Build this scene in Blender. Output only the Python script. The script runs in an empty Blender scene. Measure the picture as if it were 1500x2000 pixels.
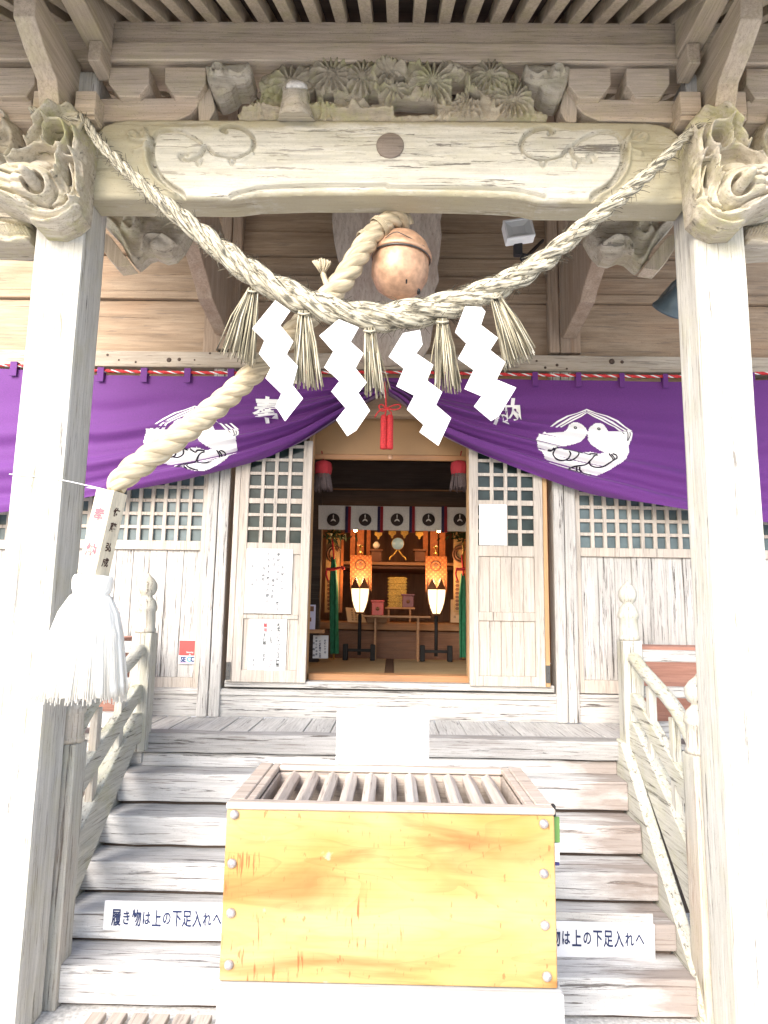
import bpy, bmesh, math, random
import numpy as np
from mathutils import Vector, Matrix, noise as mnoise

S = bpy.context.scene
COL = S.collection
rad = math.radians
random.seed(7)

# ------------------------------------------------------------------ camera
EYE = Vector((0.04, 0.0, 2.2))
FPX, YAW, PITCH, ROLL = 1320.0, rad(0.8), rad(8.4), rad(0.9)
_f = Vector((-math.sin(YAW) * math.cos(PITCH), math.cos(YAW) * math.cos(PITCH), math.sin(PITCH)))
_r0 = Vector((math.cos(YAW), math.sin(YAW), 0))
_u0 = _r0.cross(_f)
CR = _r0 * math.cos(ROLL) + _u0 * math.sin(ROLL)
CU = _u0 * math.cos(ROLL) - _r0 * math.sin(ROLL)
CF = _f
cam = bpy.data.cameras.new('camera')
cam.lens = FPX * 36.0 / 2000.0
cam.sensor_width = 36.0
cam.sensor_fit = 'AUTO'
cam.clip_end = 500
co = bpy.data.objects.new('camera', cam)
COL.objects.link(co)
m = Matrix.Identity(4)
for i in range(3):
    m[i][0], m[i][1], m[i][2], m[i][3] = CR[i], CU[i], -CF[i], EYE[i]
co.matrix_world = m
S.camera = co

# ------------------------------------------------------------------ light
SUN_EL, SUN_AZ = rad(31), rad(206)      # azimuth from +Y clockwise: behind the viewer, to the right
w = bpy.data.worlds.new('World')
S.world = w
w.use_nodes = True
wn = w.node_tree.nodes
sky = wn.new('ShaderNodeTexSky')
sky.sky_type = 'NISHITA'
sky.sun_disc = False
sky.sun_elevation = SUN_EL
sky.sun_rotation = SUN_AZ
sky.dust_density = 2.0
sky.ozone_density = 1.0
bg = wn['Background']
bg.inputs[1].default_value = 0.12
w.node_tree.links.new(sky.outputs[0], bg.inputs[0])
sl = bpy.data.lights.new('sun', 'SUN')
sl.energy = 1.5
sl.angle = rad(40)
sl.color = (1.0, 0.975, 0.945)
so = bpy.data.objects.new('sun', sl)
COL.objects.link(so)
sd = Vector((math.sin(SUN_AZ) * math.cos(SUN_EL), math.cos(SUN_AZ) * math.cos(SUN_EL), math.sin(SUN_EL)))
so.rotation_euler = sd.to_track_quat('Z', 'Y').to_euler()
so.location = (-4, -6, 8)
S.view_settings.view_transform = 'Standard'
S.view_settings.look = 'None'
S.view_settings.exposure = 2.0
S.view_settings.gamma = 1.0
S.cycles.max_bounces = 7
S.cycles.diffuse_bounces = 5

# ------------------------------------------------------------------ measuring: a photo pixel on the plane y = D
def V(px, py, D):
    v = CF + CR * ((px - 750.0) / FPX) - CU * ((py - 1000.0) / FPX)
    t = (D - EYE.y) / v.y
    return EYE + v * t

def PV(pts, D):
    return [V(a, b, D) for a, b in pts]

GZ = V(757, 1985, 3.775).z       # ground at the foot of the steps

def PX(D):            # metres per photo pixel at distance D
    return D / FPX

# ------------------------------------------------------------------ objects
LOC = {}

def thing(name, label, cat, loc=(0, 0, 0), group=None, kind=None):
    o = bpy.data.objects.new(name, None)
    COL.objects.link(o)
    o.empty_display_size = 0.1
    o.location = loc
    LOC[o.name] = Vector(loc)
    o['label'] = label
    o['category'] = cat
    if group: o['group'] = group
    if kind: o['kind'] = kind
    return o

class B:
    def __init__(s):
        s.bm = bmesh.new()
        s.uv = s.bm.loops.layers.uv.new('UVMap')

    def face(s, vs, smooth=False):
        try:
            f = s.bm.faces.new(vs)
            f.smooth = smooth
            return f
        except ValueError:
            return None

    def box(s, x0, x1, y0, y1, z0, z1, bev=0.004, rough=0.0):
        if x0 > x1: x0, x1 = x1, x0
        if y0 > y1: y0, y1 = y1, y0
        if z0 > z1: z0, z1 = z1, z0
        M = Matrix.Translation(((x0 + x1) / 2, (y0 + y1) / 2, (z0 + z1) / 2)) @ Matrix.Diagonal((x1 - x0, y1 - y0, z1 - z0, 1))
        s.obox(M, bev, min(x1 - x0, y1 - y0, z1 - z0), rough)

    def obox(s, M, bev=0.004, mn=1.0, rough=0.0):
        t = bmesh.new()
        bmesh.ops.create_cube(t, size=1.0, matrix=M)
        bev = min(bev, mn * 0.3)
        if bev > 0.0005:
            bmesh.ops.bevel(t, geom=t.edges[:], offset=bev, segments=2 if bev > 0.006 else 1, affect='EDGES', profile=0.6)
        if rough > 0:
            for _ in range(4):
                es = [e for e in t.edges if e.calc_length() > 0.16]
                if not es: break
                bmesh.ops.subdivide_edges(t, edges=es, cuts=1, use_grid_fill=True)
            for v in t.verts:
                n = mnoise.noise_vector(v.co * 5.0) + 0.6 * mnoise.noise_vector(v.co * 17.0)
                v.co += n * rough
        s.merge(t)

    def merge(s, t):
        vm = {}
        for v in t.verts:
            vm[v.index if False else v] = s.bm.verts.new(v.co)
        for f in t.faces:
            nf = s.face([vm[v] for v in f.verts], f.smooth)
        t.free()

    def beam(s, p, q, w, h, up=(0, 0, 1), bev=0.004, rough=0.0):
        p, q = Vector(p), Vector(q)
        d = (q - p); L = d.length; d.normalize()
        u = Vector(up); a = d.cross(u).normalized(); u = a.cross(d).normalized()
        M = Matrix.Identity(4)
        c = (p + q) / 2
        for i in range(3):
            M[i][0], M[i][1], M[i][2], M[i][3] = d[i] * L, a[i] * w, u[i] * h, c[i]
        s.obox(M, bev, min(w, h, L), rough)

    def prism(s, pts, off, bev=0.0):
        """closed outline pts (3-D, planar) pushed along the vector off"""
        t = bmesh.new()
        a = [t.verts.new(p) for p in pts]
        b = [t.verts.new(Vector(p) + Vector(off)) for p in pts]
        n = len(a)
        t.faces.new(a)
        t.faces.new(b[::-1])
        for i in range(n):
            t.faces.new((a[(i + 1) % n], a[i], b[i], b[(i + 1) % n]))
        bmesh.ops.recalc_face_normals(t, faces=t.faces[:])
        if bev > 0:
            bmesh.ops.bevel(t, geom=t.edges[:], offset=bev, segments=1, affect='EDGES')
        s.merge(t)

    def tube(s, pts, r, n=8, caps=True, smooth=True, vscale=1.0, v0=0.0):
        pts = [Vector(p) for p in pts]
        m = len(pts)
        rr = r if isinstance(r, (list, tuple)) else [r] * m
        T = []
        for i in range(m):
            d = pts[min(i + 1, m - 1)] - pts[max(i - 1, 0)]
            T.append(d.normalized() if d.length > 1e-9 else Vector((0, 0, 1)))
        a = T[0].orthogonal().normalized()
        rings = []; L = 0; Ls = []
        for i in range(m):
            a = (a - T[i] * a.dot(T[i]))
            a = a.normalized() if a.length > 1e-6 else T[i].orthogonal().normalized()
            b = T[i].cross(a)
            rings.append([s.bm.verts.new(pts[i] + (a * math.cos(2 * math.pi * k / n) + b * math.sin(2 * math.pi * k / n)) * rr[i]) for k in range(n)])
            if i: L += (pts[i] - pts[i - 1]).length
            Ls.append(v0 + L * vscale)
        for i in range(m - 1):
            for k in range(n):
                f = s.face((rings[i][k], rings[i][(k + 1) % n], rings[i + 1][(k + 1) % n], rings[i + 1][k]), smooth)
                if f:
                    for lp, uv in zip(f.loops, ((k / n, Ls[i]), ((k + 1) / n, Ls[i]), ((k + 1) / n, Ls[i + 1]), (k / n, Ls[i + 1]))):
                        lp[s.uv].uv = uv
        if caps:
            s.face(rings[0][::-1]); s.face(rings[-1])

    def lathe(s, c, prof, n=24, M=None, square=0.0, rad_noise=None, smooth=True):
        """prof: list of (radius, height) about +Z through c; M rotates"""
        c = Vector(c)
        R = M.to_3x3() if M else Matrix.Identity(3)
        rings = []
        for j, (r, z) in enumerate(prof):
            ring = []
            for k in range(n):
                a = 2 * math.pi * k / n
                q = r * (rad_noise(a, j) if rad_noise else 1.0)
                ring.append(s.bm.verts.new(c + R @ Vector((q * math.cos(a), q * math.sin(a), z))))
            rings.append(ring)
        for i in range(len(prof) - 1):
            for k in range(n):
                f = s.face((rings[i][k], rings[i][(k + 1) % n], rings[i + 1][(k + 1) % n], rings[i + 1][k]), smooth)
                if f:
                    for lp, uv in zip(f.loops, ((k / n, i), ((k + 1) / n, i), ((k + 1) / n, i + 1), (k / n, i + 1))):
                        lp[s.uv].uv = uv
        s.face(rings[0][::-1]); s.face(rings[-1])

    def ribbon(s, pts, wdt, y, thick=0.0015):
        """flat line in a plane facing -y through points (x, z)"""
        n = len(pts)
        P2 = [Vector((p[0], p[1])) for p in pts]
        L, R_ = [], []
        for i in range(n):
            d = P2[min(i + 1, n - 1)] - P2[max(i - 1, 0)]
            d = d.normalized() if d.length > 0 else Vector((1, 0))
            nn = Vector((-d.y, d.x))
            ww = wdt / 2 * (0.45 if i in (0, n - 1) and n > 2 else 1)
            L.append(P2[i] + nn * ww); R_.append(P2[i] - nn * ww)
        for i in range(n - 1):
            q = [L[i], L[i + 1], R_[i + 1], R_[i]]
            s.face([s.bm.verts.new((v.x, y, v.y)) for v in q])

    def build(s, name, mat, parent=None, label=None, cat=None, group=None, kind=None):
        bmesh.ops.recalc_face_normals(s.bm, faces=s.bm.faces[:])
        me = bpy.data.meshes.new(name)
        off = Vector((0, 0, 0))
        if parent is not None:
            off = LOC.get(parent.name, Vector((0, 0, 0)))
        elif s.bm.verts:
            cs = [v.co for v in s.bm.verts]
            off = Vector(((min(c.x for c in cs) + max(c.x for c in cs)) / 2, (min(c.y for c in cs) + max(c.y for c in cs)) / 2, min(c.z for c in cs)))
        for v in s.bm.verts: v.co -= off
        s.bm.to_mesh(me); s.bm.free()
        if isinstance(mat, (list, tuple)):
            for q in mat: me.materials.append(q)
        else:
            me.materials.append(mat)
        o = bpy.data.objects.new(name, me)
        COL.objects.link(o)
        LOC[o.name] = off
        if parent is not None:
            o.parent = parent
        else:
            o.location = off
        if label: o['label'] = label
        if cat: o['category'] = cat
        if group: o['group'] = group
        if kind: o['kind'] = kind
        return o

def bpx(b, x0, y0, x1, y1, D0, D1, bev=0.004, rough=0.0):
    """axis-aligned box whose front face (at distance D0) covers the photo rectangle"""
    ym, xm = (y0 + y1) / 2, (x0 + x1) / 2
    b.box(V(x0, ym, D0).x, V(x1, ym, D0).x, D0, D1, V(xm, y1, D0).z, V(xm, y0, D0).z, bev, rough)

def spline(pts, n=12):
    """Catmull-Rom through points (any dimension)"""
    P = [Vector(p) for p in pts]
    P = [P[0] * 2 - P[1]] + P + [P[-1] * 2 - P[-2]]
    out = []
    for i in range(1, len(P) - 2):
        for k in range(n):
            t = k / n
            a, b, c, d = P[i - 1], P[i], P[i + 1], P[i + 2]
            out.append(0.5 * ((2 * b) + (c - a) * t + (2 * a - 5 * b + 4 * c - d) * t * t + (3 * b - a - 3 * c + d) * t ** 3))
    out.append(P[-2].copy())
    return out

def resample(pts, vals, step):
    out, ov = [pts[0]], [vals[0]]
    acc = 0.0
    for i in range(1, len(pts)):
        d = (pts[i] - pts[i - 1]).length
        t = step - acc
        while t <= d:
            k = t / d
            out.append(pts[i - 1].lerp(pts[i], k)); ov.append(vals[i - 1] * (1 - k) + vals[i] * k)
            t += step
        acc = d - (t - step)
    return out, ov

def rope(b, keys, strands=3, pitch=4.6, step=0.012, fill=0.56, n=9, lump=0.0):
    """keys: (px, py, D, radius_px). Strands wound round the path"""
    pp = spline([(*V(k[0], k[1], k[2]), k[3] * PX(k[2])) for k in keys], 10) if False else None
    pts4 = []
    for k in keys:
        v = V(k[0], k[1], k[2]); pts4.append(Vector((v.x, v.y, v.z, k[3] * PX(k[2]))))
    sp = spline(pts4, 10)
    P = [Vector((q[0], q[1], q[2])) for q in sp]
    R_ = [q[3] for q in sp]
    P, R_ = resample(P, R_, step)
    m = len(P)
    T = [(P[min(i + 1, m - 1)] - P[max(i - 1, 0)]).normalized() for i in range(m)]
    a = T[0].orthogonal().normalized()
    ang = 0.0
    fr = []
    for i in range(m):
        a = (a - T[i] * a.dot(T[i])).normalized()
        fr.append((a.copy(), T[i].cross(a), ang))
        ang += 2 * math.pi * step / (pitch * max(R_[i], 0.004))
    for k in range(strands):
        q, rr = [], []
        for i in range(m):
            A, Bb, an = fr[i]
            th = an + 2 * math.pi * k / strands
            hr = R_[i] * (1 - fill)
            lm = 1 + lump * mnoise.noise(P[i] * 14 + Vector((k * 9, 0, 0)))
            q.append(P[i] + (A * math.cos(th) + Bb * math.sin(th)) * hr)
            rr.append(R_[i] * fill * lm)
        b.tube(q, rr, n)
    return P, R_, T

def inside(px, py, poly):
    r = np.zeros(px.shape, bool)
    n = len(poly)
    for i in range(n):
        x1, y1 = poly[i]; x2, y2 = poly[(i + 1) % n]
        if y1 == y2: continue
        c = ((y1 > py) != (y2 > py)) & (px < (x2 - x1) * (py - y1) / (y2 - y1) + x1)
        r ^= c
    return r

def pdist(px, py, line, closed=False):
    d = np.full(px.shape, 1e9)
    n = len(line)
    for i in range(n if closed else n - 1):
        x1, y1 = line[i]; x2, y2 = line[(i + 1) % n]
        dx, dy = x2 - x1, y2 - y1
        L = dx * dx + dy * dy + 1e-9
        t = np.clip(((px - x1) * dx + (py - y1) * dy) / L, 0, 1)
        d = np.minimum(d, np.hypot(px - x1 - t * dx, py - y1 - t * dy))
    return d

def relief(b, outline, D, thick, feats=(), dome=(0.0, 1.0), step=2.5, rough=0.0, smooth=True, holes=(), wear=None):
    """carved slab: outline in photo pixels on the plane y=D, carved towards the viewer.
    feats: ('ridge', pts, width, height) | ('blob', cx, cy, rx, ry, height) | ('fan', cx, cy, r, height, ribs, a0)"""
    xs = [p[0] for p in outline]; ys = [p[1] for p in outline]
    gx = np.arange(min(xs) - step, max(xs) + 2 * step, step)
    gy = np.arange(min(ys) - step, max(ys) + 2 * step, step)
    X, Y = np.meshgrid(gx, gy)
    H = np.zeros(X.shape)
    do = pdist(X, Y, outline, True)
    if dome[0]:
        q = np.clip(do / dome[1], 0, 1)
        H += dome[0] * np.sqrt(1 - (1 - q) ** 2)
    for f in feats:
        if f[0] == 'ridge':
            ln = [tuple(v) for v in spline([Vector(p) for p in f[1]], 6)]
            H += f[3] * np.exp(-(pdist(X, Y, ln) / f[2]) ** (2 if f[3] > 0 else 4))
        elif f[0] == 'blob':
            q = ((X - f[1]) / f[3]) ** 2 + ((Y - f[2]) / f[4]) ** 2
            H += f[5] * np.sqrt(np.clip(1 - q, 0, 1))
        elif f[0] == 'fan':
            dx, dy = X - f[1], Y - f[2]
            rr = np.hypot(dx, dy) / f[3]
            an = np.arctan2(dy, dx)
            prof = np.clip(1 - rr ** 2, 0, 1) ** 0.4
            rib = 0.65 + 0.35 * np.cos(an * f[5] + f[6]) * np.clip(rr * 1.6, 0, 1)
            hh = f[4] * prof * rib
            H = np.maximum(H, hh + 0.25 * H * (rr < 1))
    A = wear(X, Y) if wear else None
    lay = b.bm.verts.layers.float.get('wear') or b.bm.verts.layers.float.new('wear')
    # pull the outermost kept vertices onto the outline later by leaving the grid; keep faces inside
    cx = (X[:-1, :-1] + X[1:, 1:]) / 2; cy = (Y[:-1, :-1] + Y[1:, 1:]) / 2
    keep = inside(cx, cy, outline)
    for h in holes:
        keep &= ~inside(cx, cy, h)
    vid = {}
    bm = b.bm
    def vert(i, j):
        k = (i, j)
        if k not in vid:
            hgt = H[i, j]
            v = V(X[i, j], Y[i, j], D)
            if rough:
                hgt += rough * (mnoise.noise(v * 14) + 0.5 * mnoise.noise(v * 45))
            vid[k] = bm.verts.new(V(X[i, j], Y[i, j], D) + Vector((0, -hgt, 0)))
            if A is not None: vid[k][lay] = float(A[i, j])
        return vid[k]
    fs = []
    ii, jj = np.nonzero(keep)
    for i, j in zip(ii.tolist(), jj.tolist()):
        f = b.face((vert(i, j), vert(i + 1, j), vert(i + 1, j + 1), vert(i, j + 1)), smooth)
        if f: fs.append(f)
    # sides
    inv = {v: k for k, v in vid.items()}
    edges = set()
    for f in fs:
        for e in f.edges:
            if len([q for q in e.link_faces]) == 1: edges.add(e)
    loops = [outline] + list(holes)
    for v in {v for e in edges for v in e.verts}:
        i, j = inv[v]
        x, y = X[i, j], Y[i, j]
        best = None
        for lp in loops:
            for k in range(len(lp)):
                (x1, y1), (x2, y2) = lp[k], lp[(k + 1) % len(lp)]
                dx, dy = x2 - x1, y2 - y1
                t = min(1, max(0, ((x - x1) * dx + (y - y1) * dy) / (dx * dx + dy * dy + 1e-9)))
                qx, qy = x1 + t * dx, y1 + t * dy
                d = (qx - x) ** 2 + (qy - y) ** 2
                if best is None or d < best[0]: best = (d, qx, qy)
        if best[0] < (1.6 * step) ** 2:
            h0 = V(x, y, D).y - v.co.y
            v.co = V(best[1], best[2], D) + Vector((0, -h0, 0))
    back = {}
    for e in edges:
        for v in e.verts:
            if v not in back:
                back[v] = bm.verts.new((v.co.x, D + thick, v.co.z)); back[v][lay] = v[lay]
    for e in edges:
        v1, v2 = e.verts
        b.face((v1, v2, back[v2], back[v1]))

# ------------------------------------------------------------------ materials
def mat_new(name):
    mt = bpy.data.materials.new(name)
    mt.use_nodes = True
    nt = mt.node_tree
    return mt, nt, nt.nodes['Principled BSDF']

def plain(name, c, rough=0.7, metal=0.0, bump=0.0, bscale=40, var=0.0, emit=None, es=0, sheen=0):
    mt, nt, p = mat_new(name)
    p.inputs['Base Color'].default_value = (*c, 1)
    p.inputs['Roughness'].default_value = rough
    p.inputs['Metallic'].default_value = metal
    if var or bump:
        tc = nt.nodes.new('ShaderNodeTexCoord')
        n = nt.nodes.new('ShaderNodeTexNoise')
        n.inputs['Scale'].default_value = bscale
        n.inputs['Detail'].default_value = 6
        nt.links.new(tc.outputs['Object'], n.inputs['Vector'])
        if var:
            r = nt.nodes.new('ShaderNodeValToRGB')
            r.color_ramp.elements[0].position = 0.3
            r.color_ramp.elements[1].position = 0.7
            r.color_ramp.elements[0].color = (*[max(0, q * (1 - var)) for q in c], 1)
            r.color_ramp.elements[1].color = (*[min(1, q * (1 + var * 0.6)) for q in c], 1)
            nt.links.new(n.outputs['Fac'], r.inputs['Fac'])
            nt.links.new(r.outputs['Color'], p.inputs['Base Color'])
        if bump:
            bp = nt.nodes.new('ShaderNodeBump')
            bp.inputs['Strength'].default_value = bump
            bp.inputs['Distance'].default_value = 0.004
            nt.links.new(n.outputs['Fac'], bp.inputs['Height'])
            nt.links.new(bp.outputs['Normal'], p.inputs['Normal'])
    if emit:
        p.inputs['Emission Color'].default_value = (*emit, 1)
        p.inputs['Emission Strength'].default_value = es
    return mt

def wood(name, c1, c2, axis='x', crack=0.6, cthr=0.60, fine=70, coarse=9, moss=0.0, mossc=(0.30, 0.33, 0.05), stain=0.0,
         stainc=(0.10, 0.06, 0.04), rough=0.85, bump=0.5, speck=0.4, crackc=(0.06, 0.05, 0.045), warm=0.0, warmc=(0.5, 0.27, 0.14), uv=False, edge_x=None, wear=None):
    """weathered timber: long grain, dark checks along it, pits, moss or stains"""
    mt, nt, p = mat_new(name)
    N, L = nt.nodes, nt.links
    p.inputs['Roughness'].default_value = rough
    tc = N.new('ShaderNodeTexCoord')
    oi = N.new('ShaderNodeObjectInfo')
    mul = N.new('ShaderNodeMath'); mul.operation = 'MULTIPLY'; mul.inputs[1].default_value = 37.0
    L.new(oi.outputs['Random'], mul.inputs[0])
    add = N.new('ShaderNodeVectorMath'); add.operation = 'ADD'
    L.new(tc.outputs['UV' if uv else 'Object'], add.inputs[0]); L.new(mul.outputs[0], add.inputs[1])
    def mapped(along, across):
        mp = N.new('ShaderNodeMapping')
        mp.inputs['Scale'].default_value = tuple(along if a == axis else across for a in 'xyz')
        L.new(add.outputs[0], mp.inputs['Vector'])
        return mp
    def noise(mp, detail=5, rgh=0.6, dist=0.0):
        n = N.new('ShaderNodeTexNoise')
        n.inputs['Scale'].default_value = 1.0
        n.inputs['Detail'].default_value = detail
        n.inputs['Roughness'].default_value = rgh
        n.inputs['Distortion'].default_value = dist
        L.new(mp.outputs[0], n.inputs['Vector'])
        return n
    def ramp(src, p0, p1, a=(0, 0, 0), b_=(1, 1, 1)):
        r = N.new('ShaderNodeValToRGB')
        r.color_ramp.elements[0].position = p0; r.color_ramp.elements[1].position = p1
        r.color_ramp.elements[0].color = (*a, 1); r.color_ramp.elements[1].color = (*b_, 1)
        L.new(src, r.inputs['Fac'])
        return r
    def mix(fac, a, b_, amt=1.0, blend='MIX'):
        mx = N.new('ShaderNodeMix'); mx.data_type = 'RGBA'; mx.blend_type = blend
        if amt != 1.0:
            mm = N.new('ShaderNodeMath'); mm.operation = 'MULTIPLY'; mm.inputs[1].default_value = amt
            L.new(fac, mm.inputs[0]); fac = mm.outputs[0]
        L.new(fac, mx.inputs[0])
        for sock, val in ((6, a), (7, b_)):
            if isinstance(val, tuple): mx.inputs[sock].default_value = (*val, 1)
            else: L.new(val, mx.inputs[sock])
        return mx.outputs[2]
    n1 = noise(mapped(1.1, coarse), 6, 0.62, 0.4)
    c = ramp(n1.outputs['Fac'], 0.33, 0.68, c1, c2).outputs['Color']
    n2 = noise(mapped(2.2, fine), 4, 0.7, 0.25)
    g = ramp(n2.outputs['Fac'], 0.42, 0.62)
    c = mix(g.outputs['Color'], c, tuple(q * 0.62 for q in c1), 0.45)
    n3 = noise(mapped(1.3, fine * 0.55), 6, 0.75, 0.5)
    ck = ramp(n3.outputs['Fac'], cthr, cthr + 0.035)
    c = mix(ck.outputs['Color'], c, crackc, crack)
    n4 = noise(mapped(3.4, fine * 1.25), 3, 0.6, 0.3)
    ck2 = ramp(n4.outputs['Fac'], 0.605, 0.645)
    c = mix(ck2.outputs['Color'], c, tuple(q * 2.2 for q in crackc), min(1.0, crack * 0.7))
    if warm:
        nw = noise(mapped(0.8, 2.6), 4, 0.6)
        c = mix(ramp(nw.outputs['Fac'], 0.52, 0.7).outputs['Color'], c, warmc, warm)
    if stain:
        ns = noise(mapped(1.1, 4.5), 5, 0.65)
        c = mix(ramp(ns.outputs['Fac'], 0.55, 0.72).outputs['Color'], c, stainc, stain)
    if wear:
        at = N.new('ShaderNodeAttribute'); at.attribute_name = 'wear'
        nw2 = noise(mapped(5, 9), 6, 0.7)
        am = N.new('ShaderNodeMath'); am.operation = 'MULTIPLY_ADD'; am.inputs[1].default_value = 0.55
        L.new(at.outputs['Fac'], am.inputs[0]); L.new(nw2.outputs['Fac'], am.inputs[2])
        c = mix(ramp(am.outputs[0], 0.74, 1.12).outputs['Color'], c, wear, 0.8)
    if edge_x:
        sx = N.new('ShaderNodeSeparateXYZ'); L.new(tc.outputs['Object'], sx.inputs[0])
        mr = N.new('ShaderNodeMapRange'); mr.inputs[1].default_value, mr.inputs[2].default_value = edge_x[0], edge_x[1]
        mr.inputs[3].default_value, mr.inputs[4].default_value = 0.0, 0.55
        L.new(sx.outputs[0], mr.inputs[0])
        ne = noise(mapped(1.6, 6), 5, 0.6)
        sm = N.new('ShaderNodeMath'); sm.operation = 'ADD'; L.new(ne.outputs['Fac'], sm.inputs[0]); L.new(mr.outputs[0], sm.inputs[1])
        c = mix(ramp(sm.outputs[0], 0.80, 1.05).outputs['Color'], c, (0.20, 0.155, 0.13), 0.75)
    if moss:
        nm = noise(mapped(4, 5), 8, 0.72)
        c = mix(ramp(nm.outputs['Fac'], 0.47, 0.66).outputs['Color'], c, mossc, moss)
    if speck:
        nsp = noise(mapped(150, 190), 2, 0.5)
        c = mix(ramp(nsp.outputs['Fac'], 0.63, 0.70).outputs['Color'], c, tuple(q * 0.35 for q in c1), speck)
    L.new(c, p.inputs['Base Color'])
    if bump:
        bp = N.new('ShaderNodeBump'); bp.inputs['Strength'].default_value = bump; bp.inputs['Distance'].default_value = 0.006
        iv = N.new('ShaderNodeMath'); iv.operation = 'MULTIPLY_ADD'; iv.inputs[1].default_value = -1.0
        L.new(ck.outputs['Color'], iv.inputs[0]); L.new(n2.outputs['Fac'], iv.inputs[2])
        L.new(iv.outputs[0], bp.inputs['Height']); L.new(bp.outputs['Normal'], p.inputs['Normal'])
    return mt

MOSS = (0.42, 0.42, 0.10)
W = {}
W['grey_x'] = wood('weathered_timber_across', (0.42, 0.405, 0.385), (0.54, 0.525, 0.505), 'x', 0.9, 0.575, stain=0.22, moss=0.0)
W['grey_y'] = wood('weathered_timber_deep', (0.44, 0.425, 0.41), (0.56, 0.55, 0.53), 'y', 0.7, 0.60, stain=0.12)
W['grey_z'] = wood('weathered_timber_upright', (0.42, 0.405, 0.385), (0.54, 0.525, 0.505), 'z', 0.9, 0.575, stain=0.08)
W['step'] = wood('weathered_step_timber', (0.47, 0.46, 0.45), (0.60, 0.59, 0.58), 'x', 0.85, 0.585, fine=60, edge_x=(0.75, 1.6), stain=0.22, stainc=(0.20, 0.15, 0.12), warm=0.15, warmc=(0.55, 0.40, 0.30))
W['pillar'] = wood('porch_pillar_timber', (0.46, 0.445, 0.405), (0.58, 0.565, 0.52), 'z', 0.75, 0.60, fine=60, moss=0.22, mossc=(0.40, 0.36, 0.14), stain=0.1)
W['rail'] = wood('mossy_rail_timber', (0.40, 0.385, 0.33), (0.52, 0.505, 0.44), 'y', 0.8, 0.585, moss=0.35, mossc=(0.33, 0.32, 0.14), stain=0.12)
W['railz'] = wood('mossy_post_timber', (0.40, 0.385, 0.335), (0.52, 0.505, 0.455), 'z', 0.8, 0.585, moss=0.25, mossc=(0.36, 0.33, 0.16), warm=0.25)
W['upper_x'] = wood('eave_timber_across', (0.47, 0.38, 0.285), (0.63, 0.53, 0.415), 'x', 0.5, 0.64, fine=60, speck=0.5, moss=0.18, mossc=MOSS, warm=0.2)
W['upper_y'] = wood('eave_timber_deep', (0.38, 0.315, 0.235), (0.53, 0.44, 0.34), 'y', 0.4, 0.65, speck=0.5, moss=0.15, mossc=MOSS)
W['upper_z'] = wood('eave_timber_upright', (0.42, 0.35, 0.26), (0.56, 0.47, 0.36), 'z', 0.4, 0.64, speck=0.5, moss=0.2, mossc=MOSS)
W['carve'] = wood('carved_timber', (0.38, 0.33, 0.25), (0.54, 0.49, 0.40), 'x', 0.6, 0.62, fine=34, speck=0.6, moss=0.25, mossc=(0.36, 0.36, 0.09), stain=0.2, bump=0.9, wear=(0.36, 0.35, 0.12))
W['frieze'] = wood('carved_frieze_timber', (0.33, 0.28, 0.20), (0.50, 0.44, 0.33), 'x', 0.4, 0.63, fine=30, speck=0.5, moss=0.45, mossc=(0.34, 0.36, 0.09))
W['koryo'] = wood('rainbow_beam_timber', (0.50, 0.475, 0.40), (0.64, 0.615, 0.54), 'x', 0.8, 0.585, fine=45, speck=0.4, moss=0.12, mossc=(0.46, 0.42, 0.16), stain=0.10, wear=(0.36, 0.32, 0.21))
W['hall_x'] = wood('hall_board_timber', (0.33, 0.235, 0.155), (0.49, 0.375, 0.265), 'x', 0.6, 0.63, fine=55, speck=0.5, warm=0.3, warmc=(0.40, 0.22, 0.12))
W['hall_z'] = wood('hall_post_timber', (0.32, 0.23, 0.16), (0.46, 0.36, 0.27), 'z', 0.5, 0.63, speck=0.5, warm=0.2)
W['head'] = wood('head_beam_timber', (0.40, 0.34, 0.27), (0.54, 0.48, 0.40), 'x', 0.7, 0.61, fine=50, stain=0.2, stainc=(0.12, 0.08, 0.06))
W['door'] = wood('door_timber', (0.43, 0.38, 0.33), (0.54, 0.49, 0.44), 'z', 0.6, 0.62, fine=60, speck=0.2, warm=0.12, warmc=(0.60, 0.40, 0.22))
W['door_edge'] = wood('door_edge_timber', (0.42, 0.25, 0.12), (0.55, 0.35, 0.18), 'z', 0.3, 0.65, speck=0.2)
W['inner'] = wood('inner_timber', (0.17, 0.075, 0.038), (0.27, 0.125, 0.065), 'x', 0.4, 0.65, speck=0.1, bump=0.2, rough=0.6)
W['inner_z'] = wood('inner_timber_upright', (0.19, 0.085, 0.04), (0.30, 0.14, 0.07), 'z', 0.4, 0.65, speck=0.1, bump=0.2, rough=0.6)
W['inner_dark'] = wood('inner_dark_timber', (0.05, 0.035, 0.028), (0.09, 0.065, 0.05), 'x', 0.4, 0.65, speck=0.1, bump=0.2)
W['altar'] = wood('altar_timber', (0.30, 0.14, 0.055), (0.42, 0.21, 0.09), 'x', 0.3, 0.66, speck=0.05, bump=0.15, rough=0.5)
W['boxtop'] = wood('offertory_box_rim_timber', (0.40, 0.325, 0.265), (0.52, 0.44, 0.375), 'x', 0.6, 0.61, speck=0.2, warm=0.15, warmc=(0.6, 0.42, 0.34))
W['boxslat'] = wood('offertory_slat_timber', (0.42, 0.35, 0.295), (0.54, 0.47, 0.41), 'y', 0.6, 0.61, speck=0.2, warm=0.2, warmc=(0.58, 0.40, 0.32))
W['white_wood'] = wood('pale_stand_timber', (0.42, 0.415, 0.405), (0.52, 0.515, 0.505), 'x', 0.4, 0.66, speck=0.1)
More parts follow.
